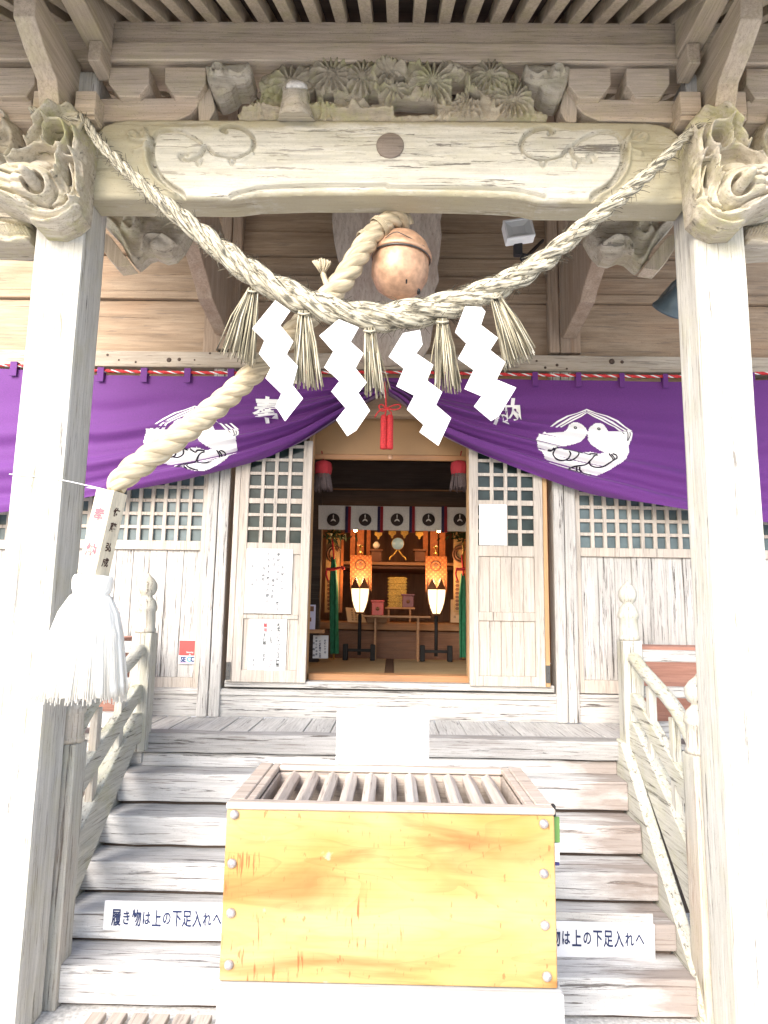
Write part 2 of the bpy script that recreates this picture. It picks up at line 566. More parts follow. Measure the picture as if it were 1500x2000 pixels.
W['plaque'] = wood('plaque_timber', (0.42, 0.35, 0.29), (0.58, 0.51, 0.44), 'z', 0.5, 0.62, fine=45, speck=0.4, warm=0.35, warmc=(0.26, 0.14, 0.10))
W['pink'] = wood('shoe_rack_timber', (0.36, 0.17, 0.12), (0.48, 0.25, 0.19), 'x', 0.2, 0.67, speck=0.2)

def box_front():
    mt, nt, p = mat_new('golden_board')
    N, L = nt.nodes, nt.links
    p.inputs['Roughness'].default_value = 0.5
    tc = N.new('ShaderNodeTexCoord')
    def mp(sx, sz, dist=0.0, det=5):
        q = N.new('ShaderNodeMapping'); q.inputs['Scale'].default_value = (sx, 1, sz); L.new(tc.outputs['Object'], q.inputs['Vector'])
        n = N.new('ShaderNodeTexNoise'); n.inputs['Scale'].default_value = 1; n.inputs['Detail'].default_value = det; n.inputs['Distortion'].default_value = dist
        L.new(q.outputs[0], n.inputs['Vector']); return n
    def ramp(src, els):
        r = N.new('ShaderNodeValToRGB'); e = r.color_ramp.elements
        e[0].position, e[0].color = els[0][0], (*els[0][1], 1); e[1].position, e[1].color = els[1][0], (*els[1][1], 1)
        for q in els[2:]:
            k = e.new(q[0]); k.color = (*q[1], 1)
        L.new(src, r.inputs['Fac']); return r.outputs['Color']
    def mix(f, a, b_, amt):
        mx = N.new('ShaderNodeMix'); mx.data_type = 'RGBA'
        mm = N.new('ShaderNodeMath'); mm.operation = 'MULTIPLY'; mm.inputs[1].default_value = amt
        L.new(f, mm.inputs[0]); L.new(mm.outputs[0], mx.inputs[0]); L.new(a, mx.inputs[6])
        if isinstance(b_, tuple): mx.inputs[7].default_value = (*b_, 1)
        else: L.new(b_, mx.inputs[7])
        return mx.outputs[2]
    base = ramp(mp(1.4, 3.2, 0.6).outputs['Fac'], [(0.3, (0.33, 0.185, 0.038)), (0.7, (0.41, 0.275, 0.105))])
    # flat sawn grain: contour lines of a long soft noise
    nn = mp(0.75, 3.4, 0.25, 2)
    mu = N.new('ShaderNodeMath'); mu.operation = 'MULTIPLY'; mu.inputs[1].default_value = 16.0; L.new(nn.outputs['Fac'], mu.inputs[0])
    wv = N.new('ShaderNodeMath'); wv.operation = 'FRACT'; L.new(mu.outputs[0], wv.inputs[0])
    g = ramp(wv.outputs[0], [(0.80, (0, 0, 0)), (0.97, (1, 1, 1))])
    base = mix(g, base, (0.22, 0.105, 0.022), 0.30)
    fg = ramp(mp(3, 120, 0.2, 4).outputs['Fac'], [(0.45, (0, 0, 0)), (0.65, (1, 1, 1))])
    base = mix(fg, base, (0.25, 0.13, 0.03), 0.25)
    st = ramp(mp(1.5, 6.5, 0.8, 7).outputs['Fac'], [(0.52, (0, 0, 0)), (0.70, (1, 1, 1))])
    pale = ramp(mp(1.1, 2.2, 0.4, 4).outputs['Fac'], [(0.48, (0, 0, 0)), (0.68, (1, 1, 1))])
    base = mix(pale, base, (0.50, 0.39, 0.21), 0.6)
    base = mix(st, base, (0.24, 0.085, 0.016), 0.9)
    sp = ramp(mp(60, 22, 0, 3).outputs['Fac'], [(0.66, (0, 0, 0)), (0.72, (1, 1, 1))])
    base = mix(sp, base, (0.16, 0.06, 0.012), 0.6)
    tk = ramp(mp(95, 9, 0, 3).outputs['Fac'], [(0.60, (0, 0, 0)), (0.66, (1, 1, 1))])
    zone = ramp(mp(2.6, 3.4, 0.3, 4).outputs['Fac'], [(0.56, (0, 0, 0)), (0.62, (1, 1, 1))])
    tz = N.new('ShaderNodeMath'); tz.operation = 'MULTIPLY'; L.new(tk, tz.inputs[0]); L.new(zone, tz.inputs[1])
    base = mix(tz.outputs[0], base, (0.20, 0.065, 0.012), 0.85)
    wt = ramp(mp(7, 9, 0.5, 8).outputs['Fac'], [(0.68, (0, 0, 0)), (0.72, (1, 1, 1))])
    base = mix(wt, base, (0.42, 0.34, 0.24), 0.7)
    L.new(base, p.inputs['Base Color'])
    bp = N.new('ShaderNodeBump'); bp.inputs['Strength'].default_value = 0.06; L.new(wv.outputs[0], bp.inputs['Height']); L.new(bp.outputs['Normal'], p.inputs['Normal'])
    return mt
W['gold_board'] = box_front()
W['edge'] = wood('deck_edge_timber', (0.27, 0.262, 0.255), (0.38, 0.372, 0.365), 'x', 0.9, 0.575, fine=60, stain=0.3)

def straw(name, c1, c2, sx=40, sy=6, dark=0.5):
    mt, nt, p = mat_new(name)
    N, L = nt.nodes, nt.links
    p.inputs['Roughness'].default_value = 0.8
    tc = N.new('ShaderNodeTexCoord')
    mp = N.new('ShaderNodeMapping'); mp.inputs['Scale'].default_value = (sx, sy, 1)
    L.new(tc.outputs['UV'], mp.inputs['Vector'])
    n = N.new('ShaderNodeTexNoise'); n.inputs['Scale'].default_value = 1; n.inputs['Detail'].default_value = 4; n.inputs['Distortion'].default_value = 0.4
    L.new(mp.outputs[0], n.inputs['Vector'])
    r = N.new('ShaderNodeValToRGB'); e = r.color_ramp.elements
    e[0].position, e[1].position = 0.38, 0.54
    e[0].color = (*[q * dark for q in c1], 1); e[1].color = (*c1, 1)
    k = e.new(0.7); k.color = (*c2, 1)
    L.new(n.outputs['Fac'], r.inputs['Fac']); L.new(r.outputs['Color'], p.inputs['Base Color'])
    bp = N.new('ShaderNodeBump'); bp.inputs['Strength'].default_value = 0.7; bp.inputs['Distance'].default_value = 0.004
    L.new(n.outputs['Fac'], bp.inputs['Height']); L.new(bp.outputs['Normal'], p.inputs['Normal'])
    return mt
M = {}
M['straw'] = straw('straw_rope', (0.44, 0.40, 0.30), (0.56, 0.53, 0.44), 16, 14, 0.22)
M['straw_end'] = straw('straw_ends', (0.36, 0.32, 0.22), (0.60, 0.57, 0.49), 0.8, 2.6, 0.07)
M['hemp'] = straw('hemp_rope', (0.48, 0.40, 0.27), (0.56, 0.49, 0.36), 9, 10, 0.66)
M['white_fibre'] = straw('white_fibre', (0.82, 0.79, 0.72), (0.88, 0.86, 0.80), 60, 1.0, 0.9)
M['paper'] = plain('white_paper', (0.70, 0.70, 0.70), 0.8)
M['sign_white'] = plain('white_sign_board', (0.62, 0.62, 0.64), 0.6)
M['ink'] = plain('blue_black_ink', (0.012, 0.022, 0.075), 0.8)
M['ink_dark'] = plain('black_ink', (0.006, 0.010, 0.010), 0.8)
M['ink_faint'] = plain('faded_ink', (0.09, 0.10, 0.11), 0.8)
M['ink_red'] = plain('faded_red_ink', (0.34, 0.04, 0.05), 0.8)
M['ink_pink'] = plain('pale_red_ink', (0.42, 0.10, 0.12), 0.8)
M['ink_brown'] = plain('brown_ink', (0.05, 0.02, 0.012), 0.8)
M['crest_white'] = plain('white_crest_dye', (0.78, 0.78, 0.78), 0.9)
M['crest_line'] = plain('dark_crest_dye', (0.012, 0.006, 0.02), 0.9)
M['copper'] = plain('worn_copper', (0.55, 0.335, 0.215), 0.48, 0.35, 0.15, 26, 0.3)
M['wire'] = plain('steel_wire', (0.12, 0.12, 0.12), 0.4, 0.8)
M['cord_white'] = plain('white_string', (0.7, 0.7, 0.7), 0.8)
M['red'] = plain('red_cord', (0.55, 0.03, 0.035), 0.75, 0, 0.4, 90, 0.35)
M['rivet'] = plain('dull_steel_nail', (0.42, 0.38, 0.37), 0.45, 0.5, 0.3, 60, 0.4)
M['black'] = plain('black_paint', (0.010, 0.009, 0.010), 0.75)
M['flood'] = plain('grey_lamp_housing', (0.72, 0.73, 0.73), 0.5, 0.0)
M['flood_glass'] = plain('lamp_lens', (0.62, 0.64, 0.64), 0.2)
M['horn'] = plain('blue_grey_horn', (0.085, 0.12, 0.14), 0.45, 0.1, 0.1, 20, 0.2)
M['sticker_red'] = plain('sticker_red', (0.46, 0.05, 0.045), 0.5, 0, 0, 120, 0.1)
M['sticker_blue'] = plain('sticker_blue', (0.006, 0.03, 0.14), 0.5)
M['sticker_cyan'] = plain('sticker_cyan', (0.06, 0.30, 0.34), 0.5)
M['green_plastic'] = plain('green_print', (0.10, 0.22, 0.05), 0.5)
M['navy'] = plain('navy_print', (0.02, 0.02, 0.12), 0.5)
M['gravel'] = plain('pale_gravel', (0.62, 0.60, 0.57), 0.95, 0, 1.0, 45, 0.35)
M['pane'] =  plain('lattice_glass', (0.11, 0.15, 0.165), 0.25, 0, 0.06, 8, 0.3)  # grey-teal of the reflected surroundings is put into the base colour
M['pane_door'] = plain('door_glass', (0.02, 0.032, 0.032), 0.12, 0, 0.1, 9, 0.5)  # dark base replaces the trees that the door glass would reflect
for _k in ('pane', 'pane_door'):
    M[_k].node_tree.nodes['Principled BSDF'].inputs['Specular IOR Level'].default_value = 0.25
M['tatami'] = wood('tatami_rush', (0.36, 0.27, 0.15), (0.44, 0.34, 0.20), 'x', 0.2, 0.66, fine=160, speck=0.3, bump=0.2)
M['tatami_edge'] = plain('tatami_edging', (0.07, 0.035, 0.02), 0.8)
M['cloth_white'] = plain('offwhite_cloth', (0.78, 0.75, 0.70), 0.9, 0, 0.2, 60, 0.1)
M['cloth_red'] = plain('crimson_cloth', (0.26, 0.012, 0.02), 0.85)
M['cloth_navy'] = plain('navy_cloth', (0.02, 0.015, 0.06), 0.85)
M['crest_brown'] = plain('brown_crest_dye', (0.05, 0.035, 0.03), 0.9)
M['gold'] = plain('gold_leaf', (0.75, 0.48, 0.12), 0.35, 0.8, 0.4, 50, 0.3)
M['goldpaper'] = plain('gold_paper', (0.45, 0.29, 0.06), 0.55, 0.3, 0.6, 60, 0.5)
M['mirror'] = plain('painted_mirror_reflection', (0.33, 0.62, 1.0), 0.3, 0.0)  # matte pale blue stands in for the outdoors reflected in the disc
M['red_lacquer'] = plain('red_lacquer', (0.32, 0.02, 0.02), 0.35)
M['purple_lacquer'] = plain('maroon_lacquer', (0.13, 0.02, 0.035), 0.35)
M['green_cloth'] = plain('green_silk', (0.012, 0.16, 0.07), 0.6, 0, 0.2, 20, 0.3)
M['orange_cloth'] = plain('orange_silk', (0.36, 0.10, 0.018), 0.6, 0, 0.2, 30, 0.3)
M['scroll'] = plain('scroll_paper', (0.42, 0.25, 0.11), 0.8, 0, 0, 14, 0.2)
M['leaf'] = plain('evergreen_leaf', (0.03, 0.06, 0.02), 0.5, 0, 0, 30, 0.4)
M['shade'] = plain('lantern_paper', (0.85, 0.8, 0.7), 0.8, emit=(1.0, 0.70, 0.36), es=0.6)
M['bulb'] = plain('lit_bulb', (0.9, 0.8, 0.6), 0.5, emit=(1.0, 0.50, 0.16), es=30)
M['cap'] = plain('dark_lantern_cap', (0.14, 0.055, 0.025), 0.5)
M['fringe'] = straw('dark_fringe', (0.10, 0.07, 0.07), (0.22, 0.16, 0.15), 30, 2, 0.4)

def cloth_purple():
    mt, nt, p = mat_new('purple_cloth')
    N, L = nt.nodes, nt.links
    p.inputs['Roughness'].default_value = 0.75
    p.inputs['Sheen Weight'].default_value = 0.15
    tc = N.new('ShaderNodeTexCoord')
    n = N.new('ShaderNodeTexNoise'); n.inputs['Scale'].default_value = 260; n.inputs['Detail'].default_value = 3
    L.new(tc.outputs['Object'], n.inputs['Vector'])
    r = N.new('ShaderNodeValToRGB'); e = r.color_ramp.elements
    e[0].position, e[1].position = 0.35, 0.6
    e[0].color = (0.074, 0.010, 0.122, 1); e[1].color = (0.118, 0.016, 0.185, 1)
    L.new(n.outputs['Fac'], r.inputs['Fac']); L.new(r.outputs['Color'], p.inputs['Base Color'])
    return mt
M['purple'] = cloth_purple()

def brocade():
    mt, nt, p = mat_new('orange_brocade')
    N, L = nt.nodes, nt.links
    p.inputs['Roughness'].default_value = 0.55
    tc = N.new('ShaderNodeTexCoord')
    mp = N.new('ShaderNodeMapping'); mp.inputs['Rotation'].default_value = (0, rad(45), 0); mp.inputs['Scale'].default_value = (24, 1, 24)
    L.new(tc.outputs['Object'], mp.inputs['Vector'])
    sx = N.new('ShaderNodeSeparateXYZ'); L.new(mp.outputs[0], sx.inputs[0])
    def tri(s):
        a = N.new('ShaderNodeMath'); a.operation = 'PINGPONG'; a.inputs[1].default_value = 0.5; L.new(s, a.inputs[0]); return a.outputs[0]
    mxn = N.new('ShaderNodeMath'); mxn.operation = 'MAXIMUM'; L.new(tri(sx.outputs[0]), mxn.inputs[0]); L.new(tri(sx.outputs[2]), mxn.inputs[1])
    r = N.new('ShaderNodeValToRGB'); r.color_ramp.interpolation = 'CONSTANT'; e = r.color_ramp.elements
    e[0].position = 0; e[0].color = (0.52, 0.25, 0.07, 1)
    e[1].position = 0.14; e[1].color = (0.13, 0.028, 0.008, 1)
    k = e.new(0.22); k.color = (0.38, 0.12, 0.02, 1)
    k = e.new(0.40); k.color = (0.20, 0.045, 0.01, 1)
    L.new(mxn.outputs[0], r.inputs['Fac']); L.new(r.outputs['Color'], p.inputs['Base Color'])
    return mt
M['brocade'] = brocade()

def blind():
    mt, nt, p = mat_new('bamboo_blind')
    N, L = nt.nodes, nt.links
    tc = N.new('ShaderNodeTexCoord')
    wv = N.new('ShaderNodeTexWave'); wv.wave_type = 'BANDS'; wv.bands_direction = 'Z'; wv.inputs['Scale'].default_value = 55
    L.new(tc.outputs['Object'], wv.inputs['Vector'])
    r = N.new('ShaderNodeValToRGB'); e = r.color_ramp.elements
    e[0].color = (0.20, 0.11, 0.045, 1); e[1].color = (0.40, 0.24, 0.11, 1)
    L.new(wv.outputs['Fac'], r.inputs['Fac'])
    L.new(r.outputs['Color'], p.inputs['Base Color'])
    bp = N.new('ShaderNodeBump'); bp.inputs['Strength'].default_value = 0.4; L.new(wv.outputs['Fac'], bp.inputs['Height']); L.new(bp.outputs['Normal'], p.inputs['Normal'])
    return mt
M['blind'] = blind()

# ------------------------------------------------------------------ lettering
def text_bm(chars, bold=0.0):
    c = bpy.data.curves.new('lettering', 'FONT')
    c.body = chars
    c.size = 1.0
    c.align_x = 'CENTER'; c.align_y = 'CENTER'
    c.offset = bold
    c.resolution_u = 3
    o = bpy.data.objects.new('lettering', c)
    COL.objects.link(o)
    dg = bpy.context.evaluated_depsgraph_get()
    me = bpy.data.meshes.new_from_object(o.evaluated_get(dg))
    vs = [(v.co.x, v.co.y) for v in me.vertices]
    fs = [tuple(p.vertices) for p in me.polygons]
    bpy.data.objects.remove(o); bpy.data.curves.remove(c); bpy.data.meshes.remove(me)
    return vs, fs

def put_text(b, chars, origin, xdir, ydir, size, sx=1.0, sy=1.0, bold=0.0):
    vs, fs = text_bm(chars, bold)
    if vs:
        # recentre on the glyph's own box
        mx = (min(v[0] for v in vs) + max(v[0] for v in vs)) / 2; my = (min(v[1] for v in vs) + max(v[1] for v in vs)) / 2
        o = Vector(origin); xd = Vector(xdir); yd = Vector(ydir)
        bv = [b.bm.verts.new(o + xd * ((x - mx) * size * sx) + yd * ((y - my) * size * sy)) for x, y in vs]
        for f in fs: b.face([bv[i] for i in f])

def put_column(b, chars, px, py0, py1, D, size_px, sx=1.0, bold=0.0, dx=0.0):
    n = len(chars)
    for i, ch in enumerate(chars):
        if ch == ' ': continue
        t = i / max(1, n - 1)
        put_text(b, ch, V(px + dx * t, py0 + (py1 - py0) * t, D), (1, 0, 0), (0, 0, 1), size_px * PX(D), sx, 1.0, bold)
# ================================================================== SETTING
g = B()
g.face([g.bm.verts.new(p) for p in ((-60, -60, GZ), (60, -60, GZ), (60, 60, GZ), (-60, 60, GZ))])
g.build('ground', M['gravel'], kind='structure', label='pale gravel ground in front of the shrine steps', cat='ground')

ZE = EYE.z
DW = 5.8                                      # front of the hall wall
# ------------------------------------------------------------------ shrine hall
hall = thing('shrine_hall', 'weathered wooden shrine hall with open lattice doors and a dim lit sanctuary', 'shrine hall', (0, DW, 0))
HX = 4.6
XP = (V(425, 1100, DW).x, V(1099, 1100, DW).x)
# upper wall boards, four bays between posts
zz = lambda y, x=760, D=DW: V(x, y, D).z
def upper_wall(name, xa, xb):
    b = B()
    for (y0, y1, dy, bv) in ((693, 592, 0.0, .003), (590, 575, -.035, .008), (573, 541, -.012, .004), (540, 502, .02, .003), (500, 456, -.015, .005), (454, 398, .01, .003), (396, 330, -.01, .003), (328, 250, 0, .003), (248, 130, -.012, .003), (128, 0, 0, .003), (-2, -160, -.01, .003)):
        b.box(xa, xb, DW + dy, DW + .12, zz(y0), zz(y1), bv)
    return b.build(name, W['hall_x'], hall)
upper_wall('upper_wall', -HX, XP[0] - .095)
upper_wall('upper_wall', XP[0] + .095, XP[1] - .095)
upper_wall('upper_wall', XP[1] + .095, HX)
b = B(); b.box(-HX, HX, DW - .12, DW + .1, zz(721, 760, DW - .12), zz(690, 760, DW - .12), .012, .003)
head_beam = b.build('head_beam', W['head'], hall)
b = B()                                        # knots and nail heads on the beam
for (x, y, r) in ((210, 693, .012), (232, 703, .009), (265, 707, .01), (330, 703, .022), (350, 702, .016), (380, 703, .008), (410, 690, .01), (1048, 705, .01), (1065, 718, .012), (1088, 713, .014), (1107, 720, .01), (1195, 706, .026), (1215, 707, .016)):
    v = V(x, y, DW - .122)
    b.lathe(v, [(r * .2, 0), (r, .0005), (r * .7, .003)], 9, Matrix.Rotation(rad(90), 4, 'X'))
b.build('knot_pattern', plain('dark_knot', (0.09, 0.06, 0.045), 0.8, 0, 0, 80, 0.5), head_beam)
b = B()
b.box(-HX, -1.46, DW + .02, DW + .1, zz(860), zz(722), 0); b.box(XP[1] + .095, HX, DW + .02, DW + .1, zz(880), zz(722), 0)
b.box(XP[0] + .09, V(598, 800, DW).x, DW + .02, DW + .1, zz(900), zz(722), 0); b.box(V(922, 800, DW).x, XP[1] - .09, DW + .02, DW + .1, zz(900), zz(722), 0)
b.box(V(598, 800, DW).x, V(922, 800, DW).x, DW + .02, DW + .1, zz(740), zz(722), 0)
b.build('transom_board', W['hall_x'], hall)
z_sill_top = V(760, 1340, DW).z
z_deck = V(760, 1421, 5.37).z
for xc in XP:
    for za, zb2, mt in ((z_deck, zz(719), 'grey_z'), (zz(692), zz(-60), 'hall_z')):
        b = B()
        b.box(xc - .095, xc - .003, DW - .09, DW + .1, za, zb2, .012, .002)
        b.box(xc + .003, xc + .095, DW - .085, DW + .1, za, zb2, .012, .002)
        b.build('post', W[mt], hall)
for xc in (-3.05, 3.05):
    for za, zb2, mt in ((z_deck, zz(719), 'grey_z'), (zz(692), zz(-60), 'hall_z')):
        b = B(); b.box(xc - .09, xc + .09, DW - .09, DW + .1, za, zb2, .012, .002)
        b.build('post', W[mt], hall)
# flat strips beside the posts, above the head beam
for x0, x1 in ((399, 428), (1107, 1133)):
    b = B(); bpx(b, x0, 566, x1, 689, DW - .055, DW, .004)
    b.build('post_strip', W['hall_z'], hall)

def lattice_window(xa, xb, nb, y_top, y_bot, y_rail, y_board, y_end, xm, D=5.75):
    """lattice over a boarded panel, xa..xb in metres"""
    f = B()
    Z = lambda y: V(xm, y, D).z
    st = .045
    f.box(xa, xa + st, D, DW + .02, Z(y_end), Z(y_top), .003); f.box(xb - st, xb, D, DW + .02, Z(y_end), Z(y_top), .003)
    f.box(xa + st, xb - st, D + .002, DW + .02, Z(y_rail), Z(y_bot), .003)
    f.box(xa + st, xb - st, D + .002, DW + .02, Z(y_end), Z(y_board), .003)
    win = f.build('lattice_window', W['door'], hall)
    l = B()
    ia, ib = xa + st, xb - st
    n = nb
    for i in range(1, n):
        x = ia + (ib - ia) * i / n
        l.box(x - .016, x + .016, D + .004, D + .03, Z(y_bot), Z(y_top), .002)
    zb, p = Z(y_bot), .117
    k = 1
    while zb + p * k < Z(y_top):
        l.box(ia, ib, D + .008, D + .028, zb + p * k - .014, zb + p * k + .014, .002)
        k += 1
    l.build('lattice', W['door'], win)
    q = B(); q.box(ia, ib, D + .035, D + .042, Z(y_bot), Z(y_top), 0)
    q.build('pane', M['pane'], win)
    bd = B()
    w_ = 0.145; x = ia; i = 0
    while x < ib - .01:
        x2 = min(ib, x + w_)
        dz = .004 * ((i * 7) % 3 - 1)
        bd.box(x + .0015, x2 - .0015, DW - .02 + dz, DW + .02, Z(y_board), Z(y_rail), .003, .001)
        x = x2; i += 1
    bd.build('panel_board', W['grey_z'], win)
    return win
xL = V(402, 1060, 5.75).x; xR = V(1124, 1080, 5.75).x
lattice_window(-2.96, xL, 12, 860, 1055, 1073, 1322, 1346, 280)
lattice_window(xR, 2.96, 12, 880, 1071, 1088, 1330, 1356, 1240)
lattice_window(-4.5, -3.14, 12, 860, 1058, 1076, 1325, 1346, 280)
lattice_window(3.14, 4.5, 12, 880, 1071, 1088, 1330, 1356, 1240)
# door frame and threshold
b = B()
bpx(b, 438, 1334, 1083, 1347, DW - .1, DW + .12, .004)
b.build('threshold', W['grey_x'], hall)
b = B()
b.box(-HX, HX, DW - .06, DW + .1, z_deck, V(760, 1350, DW - .06).z, .01, .004)
b.box(-HX, HX, DW - .075, DW - .06, V(760, 1363, DW - .075).z, V(760, 1355, DW - .075).z, .003)
b.build('sill_beam', W['grey_x'], hall)

def door_leaf(x0, x1, hinge_right, ym):
    D = DW - .13
    xa, xb = V(x0, 1115, D).x, V(x1, 1115, D).x
    Z = lambda y: V((x0 + x1) / 2, y, D).z
    f = B()
    st = .075
    f.box(xa, xa + st, D, D + .04, Z(ym[6]), Z(860), .003); f.box(xb - st, xb, D, D + .04, Z(ym[6]), Z(860), .003)
    ia, ib = xa + st, xb - st
    for a, c in ((ym[0], ym[1]), (ym[2], ym[3]), (ym[4], ym[6])):
        f.box(ia, ib, D + .002, D + .038, Z(c), Z(a), .003)
    leaf = f.build('door', W['door'], hall)
    e = B()
    q = xa if hinge_right < 0 else xb
    if hinge_right < 0: e.box(q - .05, q - .003, D + .004, D + .05, Z(ym[6]), Z(860), .004)
    else: e.box(q + .003, q + .04, D + .004, D + .05, Z(ym[6]), Z(860), .004)
    e.build('edge_strip', W['door_edge'] if hinge_right > 0 else W['door'], leaf)
    l = B()
    for i in range(1, 4):
        x = ia + (ib - ia) * i / 4
        l.box(x - .015, x + .015, D + .004, D + .028, Z(ym[0]), Z(860), .002)
    zb = Z(ym[0]); zm = Z(978 if hinge_right < 0 else 982)
    p = (zm - zb) / 3
    for k in range(1, 8):
        wz = .022 if k == 3 else .013
        l.box(ia, ib, D + .007, D + .027, zb + p * k - wz, zb + p * k + wz, .002)
    l.build('lattice', W['door'], leaf)
    q = B(); q.box(ia, ib, D + .03, D + .035, Z(ym[0]), Z(860), 0)
    q.build('pane', M['pane_door'], leaf)
    bd = B()
    n = 5
    for i in range(n):
        a = ia + (ib - ia) * i / n; c = ia + (ib - ia) * (i + 1) / n
        bd.box(a + .0012, c - .0012, D + .016, D + .03, Z(ym[2]), Z(ym[1]), .003)
        bd.box(a + .0012, c - .0012, D + .016, D + .03, Z(ym[4]), Z(ym[3]), .003)
    bd.build('panel_board', W['door'], leaf)
    h = B()
    hx = xa - .03 if hinge_right < 0 else xb + .02
    zc = Z((ym[6] + 1290) / 2)
    h.box(hx - .018, hx + .018, D - .006, D + .003, zc - .07, zc + .07, .002)
    for k in (-1, 0, 1):
        h.lathe((hx, D - .006, zc + k * .045), [(.006, 0), (.005, .004), (.001, .005)], 8, Matrix.Rotation(rad(90), 4, 'X'))
    h.build('hinge', M['wire'], leaf)
    return leaf
door_l = door_leaf(462, 603, -1, (1060, 1082, 1201, 1209, 1309, 0, 1333))
door_r = door_leaf(917, 1062, 1, (1066, 1087, 1196, 1213, 1321, 0, 1341))
# jambs at the opening
for x0, x1 in ((598, 606), (914, 921)):
    b = B(); bpx(b, x0, 800, x1, 1334, DW - .02, DW + .12, .003)
    b.build('jamb', W['door_edge'], hall)
b = B(); bpx(b, 598, 740, 922, 812, DW, DW + .1, .004)
b.build('lintel', W['hall_x'], hall)

# deck with boards running to the wall
b = B()
x = -4.6; i = 0
D0 = 4.95
while x < 4.6:
    b.box(x + .003, x + .197, D0 - .02, DW - .05, z_deck - .05, z_deck + .003 * ((i * 5) % 3 - 1), .004)
    x += .2; i += 1
b.build('deck', W['grey_y'], hall)
b = B()
zd1 = V(760, 1478, D0 - .06).z
b.box(-1.84, 1.70, D0 - .06, D0 + .1, zd1, z_deck + .012, .014, .006)
b.build('deck_edge', W['edge'], hall)
b = B()
b.box(-1.80, 1.62, D0 - .02, D0 + .1, V(760, 1505, D0 - .02).z, zd1 - .012, .006, .004)
b.build('deck_beam', W['step'], hall)
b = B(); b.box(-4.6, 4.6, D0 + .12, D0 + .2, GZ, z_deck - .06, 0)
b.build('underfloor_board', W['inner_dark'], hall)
for sx in (-1, 1):
    b = B(); b.box(sx * 1.70, sx * 4.6, D0 - .04, D0 + .1, z_deck - .2, z_deck - .055, .01, .004)
    b.build('deck_edge', W['grey_x'], hall)

# ---- sanctuary inside
z_fl = V(760, 1333, DW + .1).z
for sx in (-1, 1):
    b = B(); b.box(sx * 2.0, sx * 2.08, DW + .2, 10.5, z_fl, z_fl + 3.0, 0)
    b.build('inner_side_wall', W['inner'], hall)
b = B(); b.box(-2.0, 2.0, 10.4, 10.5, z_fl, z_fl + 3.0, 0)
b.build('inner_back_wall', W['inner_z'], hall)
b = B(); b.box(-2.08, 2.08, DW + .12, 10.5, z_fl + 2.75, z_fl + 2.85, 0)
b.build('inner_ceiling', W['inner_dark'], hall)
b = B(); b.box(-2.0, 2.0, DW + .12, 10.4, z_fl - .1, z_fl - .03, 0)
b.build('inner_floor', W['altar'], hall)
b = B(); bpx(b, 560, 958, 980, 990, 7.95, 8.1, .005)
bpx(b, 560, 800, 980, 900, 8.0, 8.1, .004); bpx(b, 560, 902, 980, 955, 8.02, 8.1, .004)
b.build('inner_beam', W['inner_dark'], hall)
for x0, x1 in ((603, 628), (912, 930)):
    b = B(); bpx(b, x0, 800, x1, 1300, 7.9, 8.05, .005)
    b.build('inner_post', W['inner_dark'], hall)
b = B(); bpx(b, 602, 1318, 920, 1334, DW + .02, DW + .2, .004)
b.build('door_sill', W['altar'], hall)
# raised step of the sanctuary
b = B(); bpx(b, 560, 1216, 980, 1231, 8.75, 10.4, .006)
b.build('sanctuary_step', W['altar'], hall)
b = B(); bpx(b, 560, 1233, 980, 1290, 8.8, 8.9, 0)
for x in range(560, 980, 42):
    bpx(b, x, 1233, x + 3, 1290, 8.79, 8.8, 0)
b.build('step_board', W['inner'], hall)

# ------------------------------------------------------------------ entrance porch
porch = thing('entrance_porch', 'carved wooden entrance porch with two square pillars and a rainbow beam', 'porch', (0, 3.7, 0))
DP = 3.45
pl0, pl1 = -1.80, V(160, 460, DP).x
pr0, pr1 = -pl1 + .06, 1.80
pl1 = V(117, 1000, DP).x; pl0 = pl1 - .272
pr0 = V(1387, 1000, DP).x; pr1 = pr0 + .272
zpt = V(110, 453, DP).z
for a, c in ((pl0, pl1), (pr0, pr1)):
    b = B()
    b.box(a, c, DP, DP + .272, GZ, zpt + 1.0, .022, .003)
    p_ = b.build('pillar', W['pillar'], porch)
b = B()                                         # nail holes near the tops
for (x, y) in ((118, 465), (126, 467), (1397, 453), (1404, 463), (1418, 462), (1362, 449)):
    b.lathe(V(x, y, DP - .001), [(.003, 0), (.008, .001), (.004, .002)], 8, Matrix.Rotation(rad(90), 4, 'X'))
b.build('nail_pattern', M['wire'], porch)

# the rainbow beam between the pillars
OUT = [(176, 300), (190, 268), (205, 250), (228, 241), (252, 238), (400, 238), (760, 240), (1100, 242), (1262, 244), (1290, 248), (1312, 258), (1328, 275), (1340, 305), (1340, 402),
       (1050, 400), (1030, 395), (1000, 391), (900, 387), (760, 385), (600, 385), (500, 388), (470, 392), (450, 394), (176, 392)]
F = []
def both(kind, pts, *a):
    F.append((kind, pts, *a)); F.append((kind, [(1514 - x, y + 4) for x, y in pts], *a))
# carved eyebrow line along the bottom
both('ridge', [(452, 388), (480, 380), (520, 373), (600, 370), (757, 368)], 2.6, -.012)
both('ridge', [(452, 382), (480, 374), (520, 367), (600, 364), (757, 362)], 1.8, .006)
# crescent at the ends
both('ridge', [(302, 285), (299, 300), (302, 325), (315, 350), (333, 367), (356, 381), (360, 388)], 4.5, -.022)
both('ridge', [(292, 290), (289, 305), (292, 330), (306, 356), (325, 374), (345, 386)], 3.5, .010)
both('ridge', [(302, 282), (310, 268), (325, 262), (350, 262), (375, 272), (395, 285)], 3, -.012)
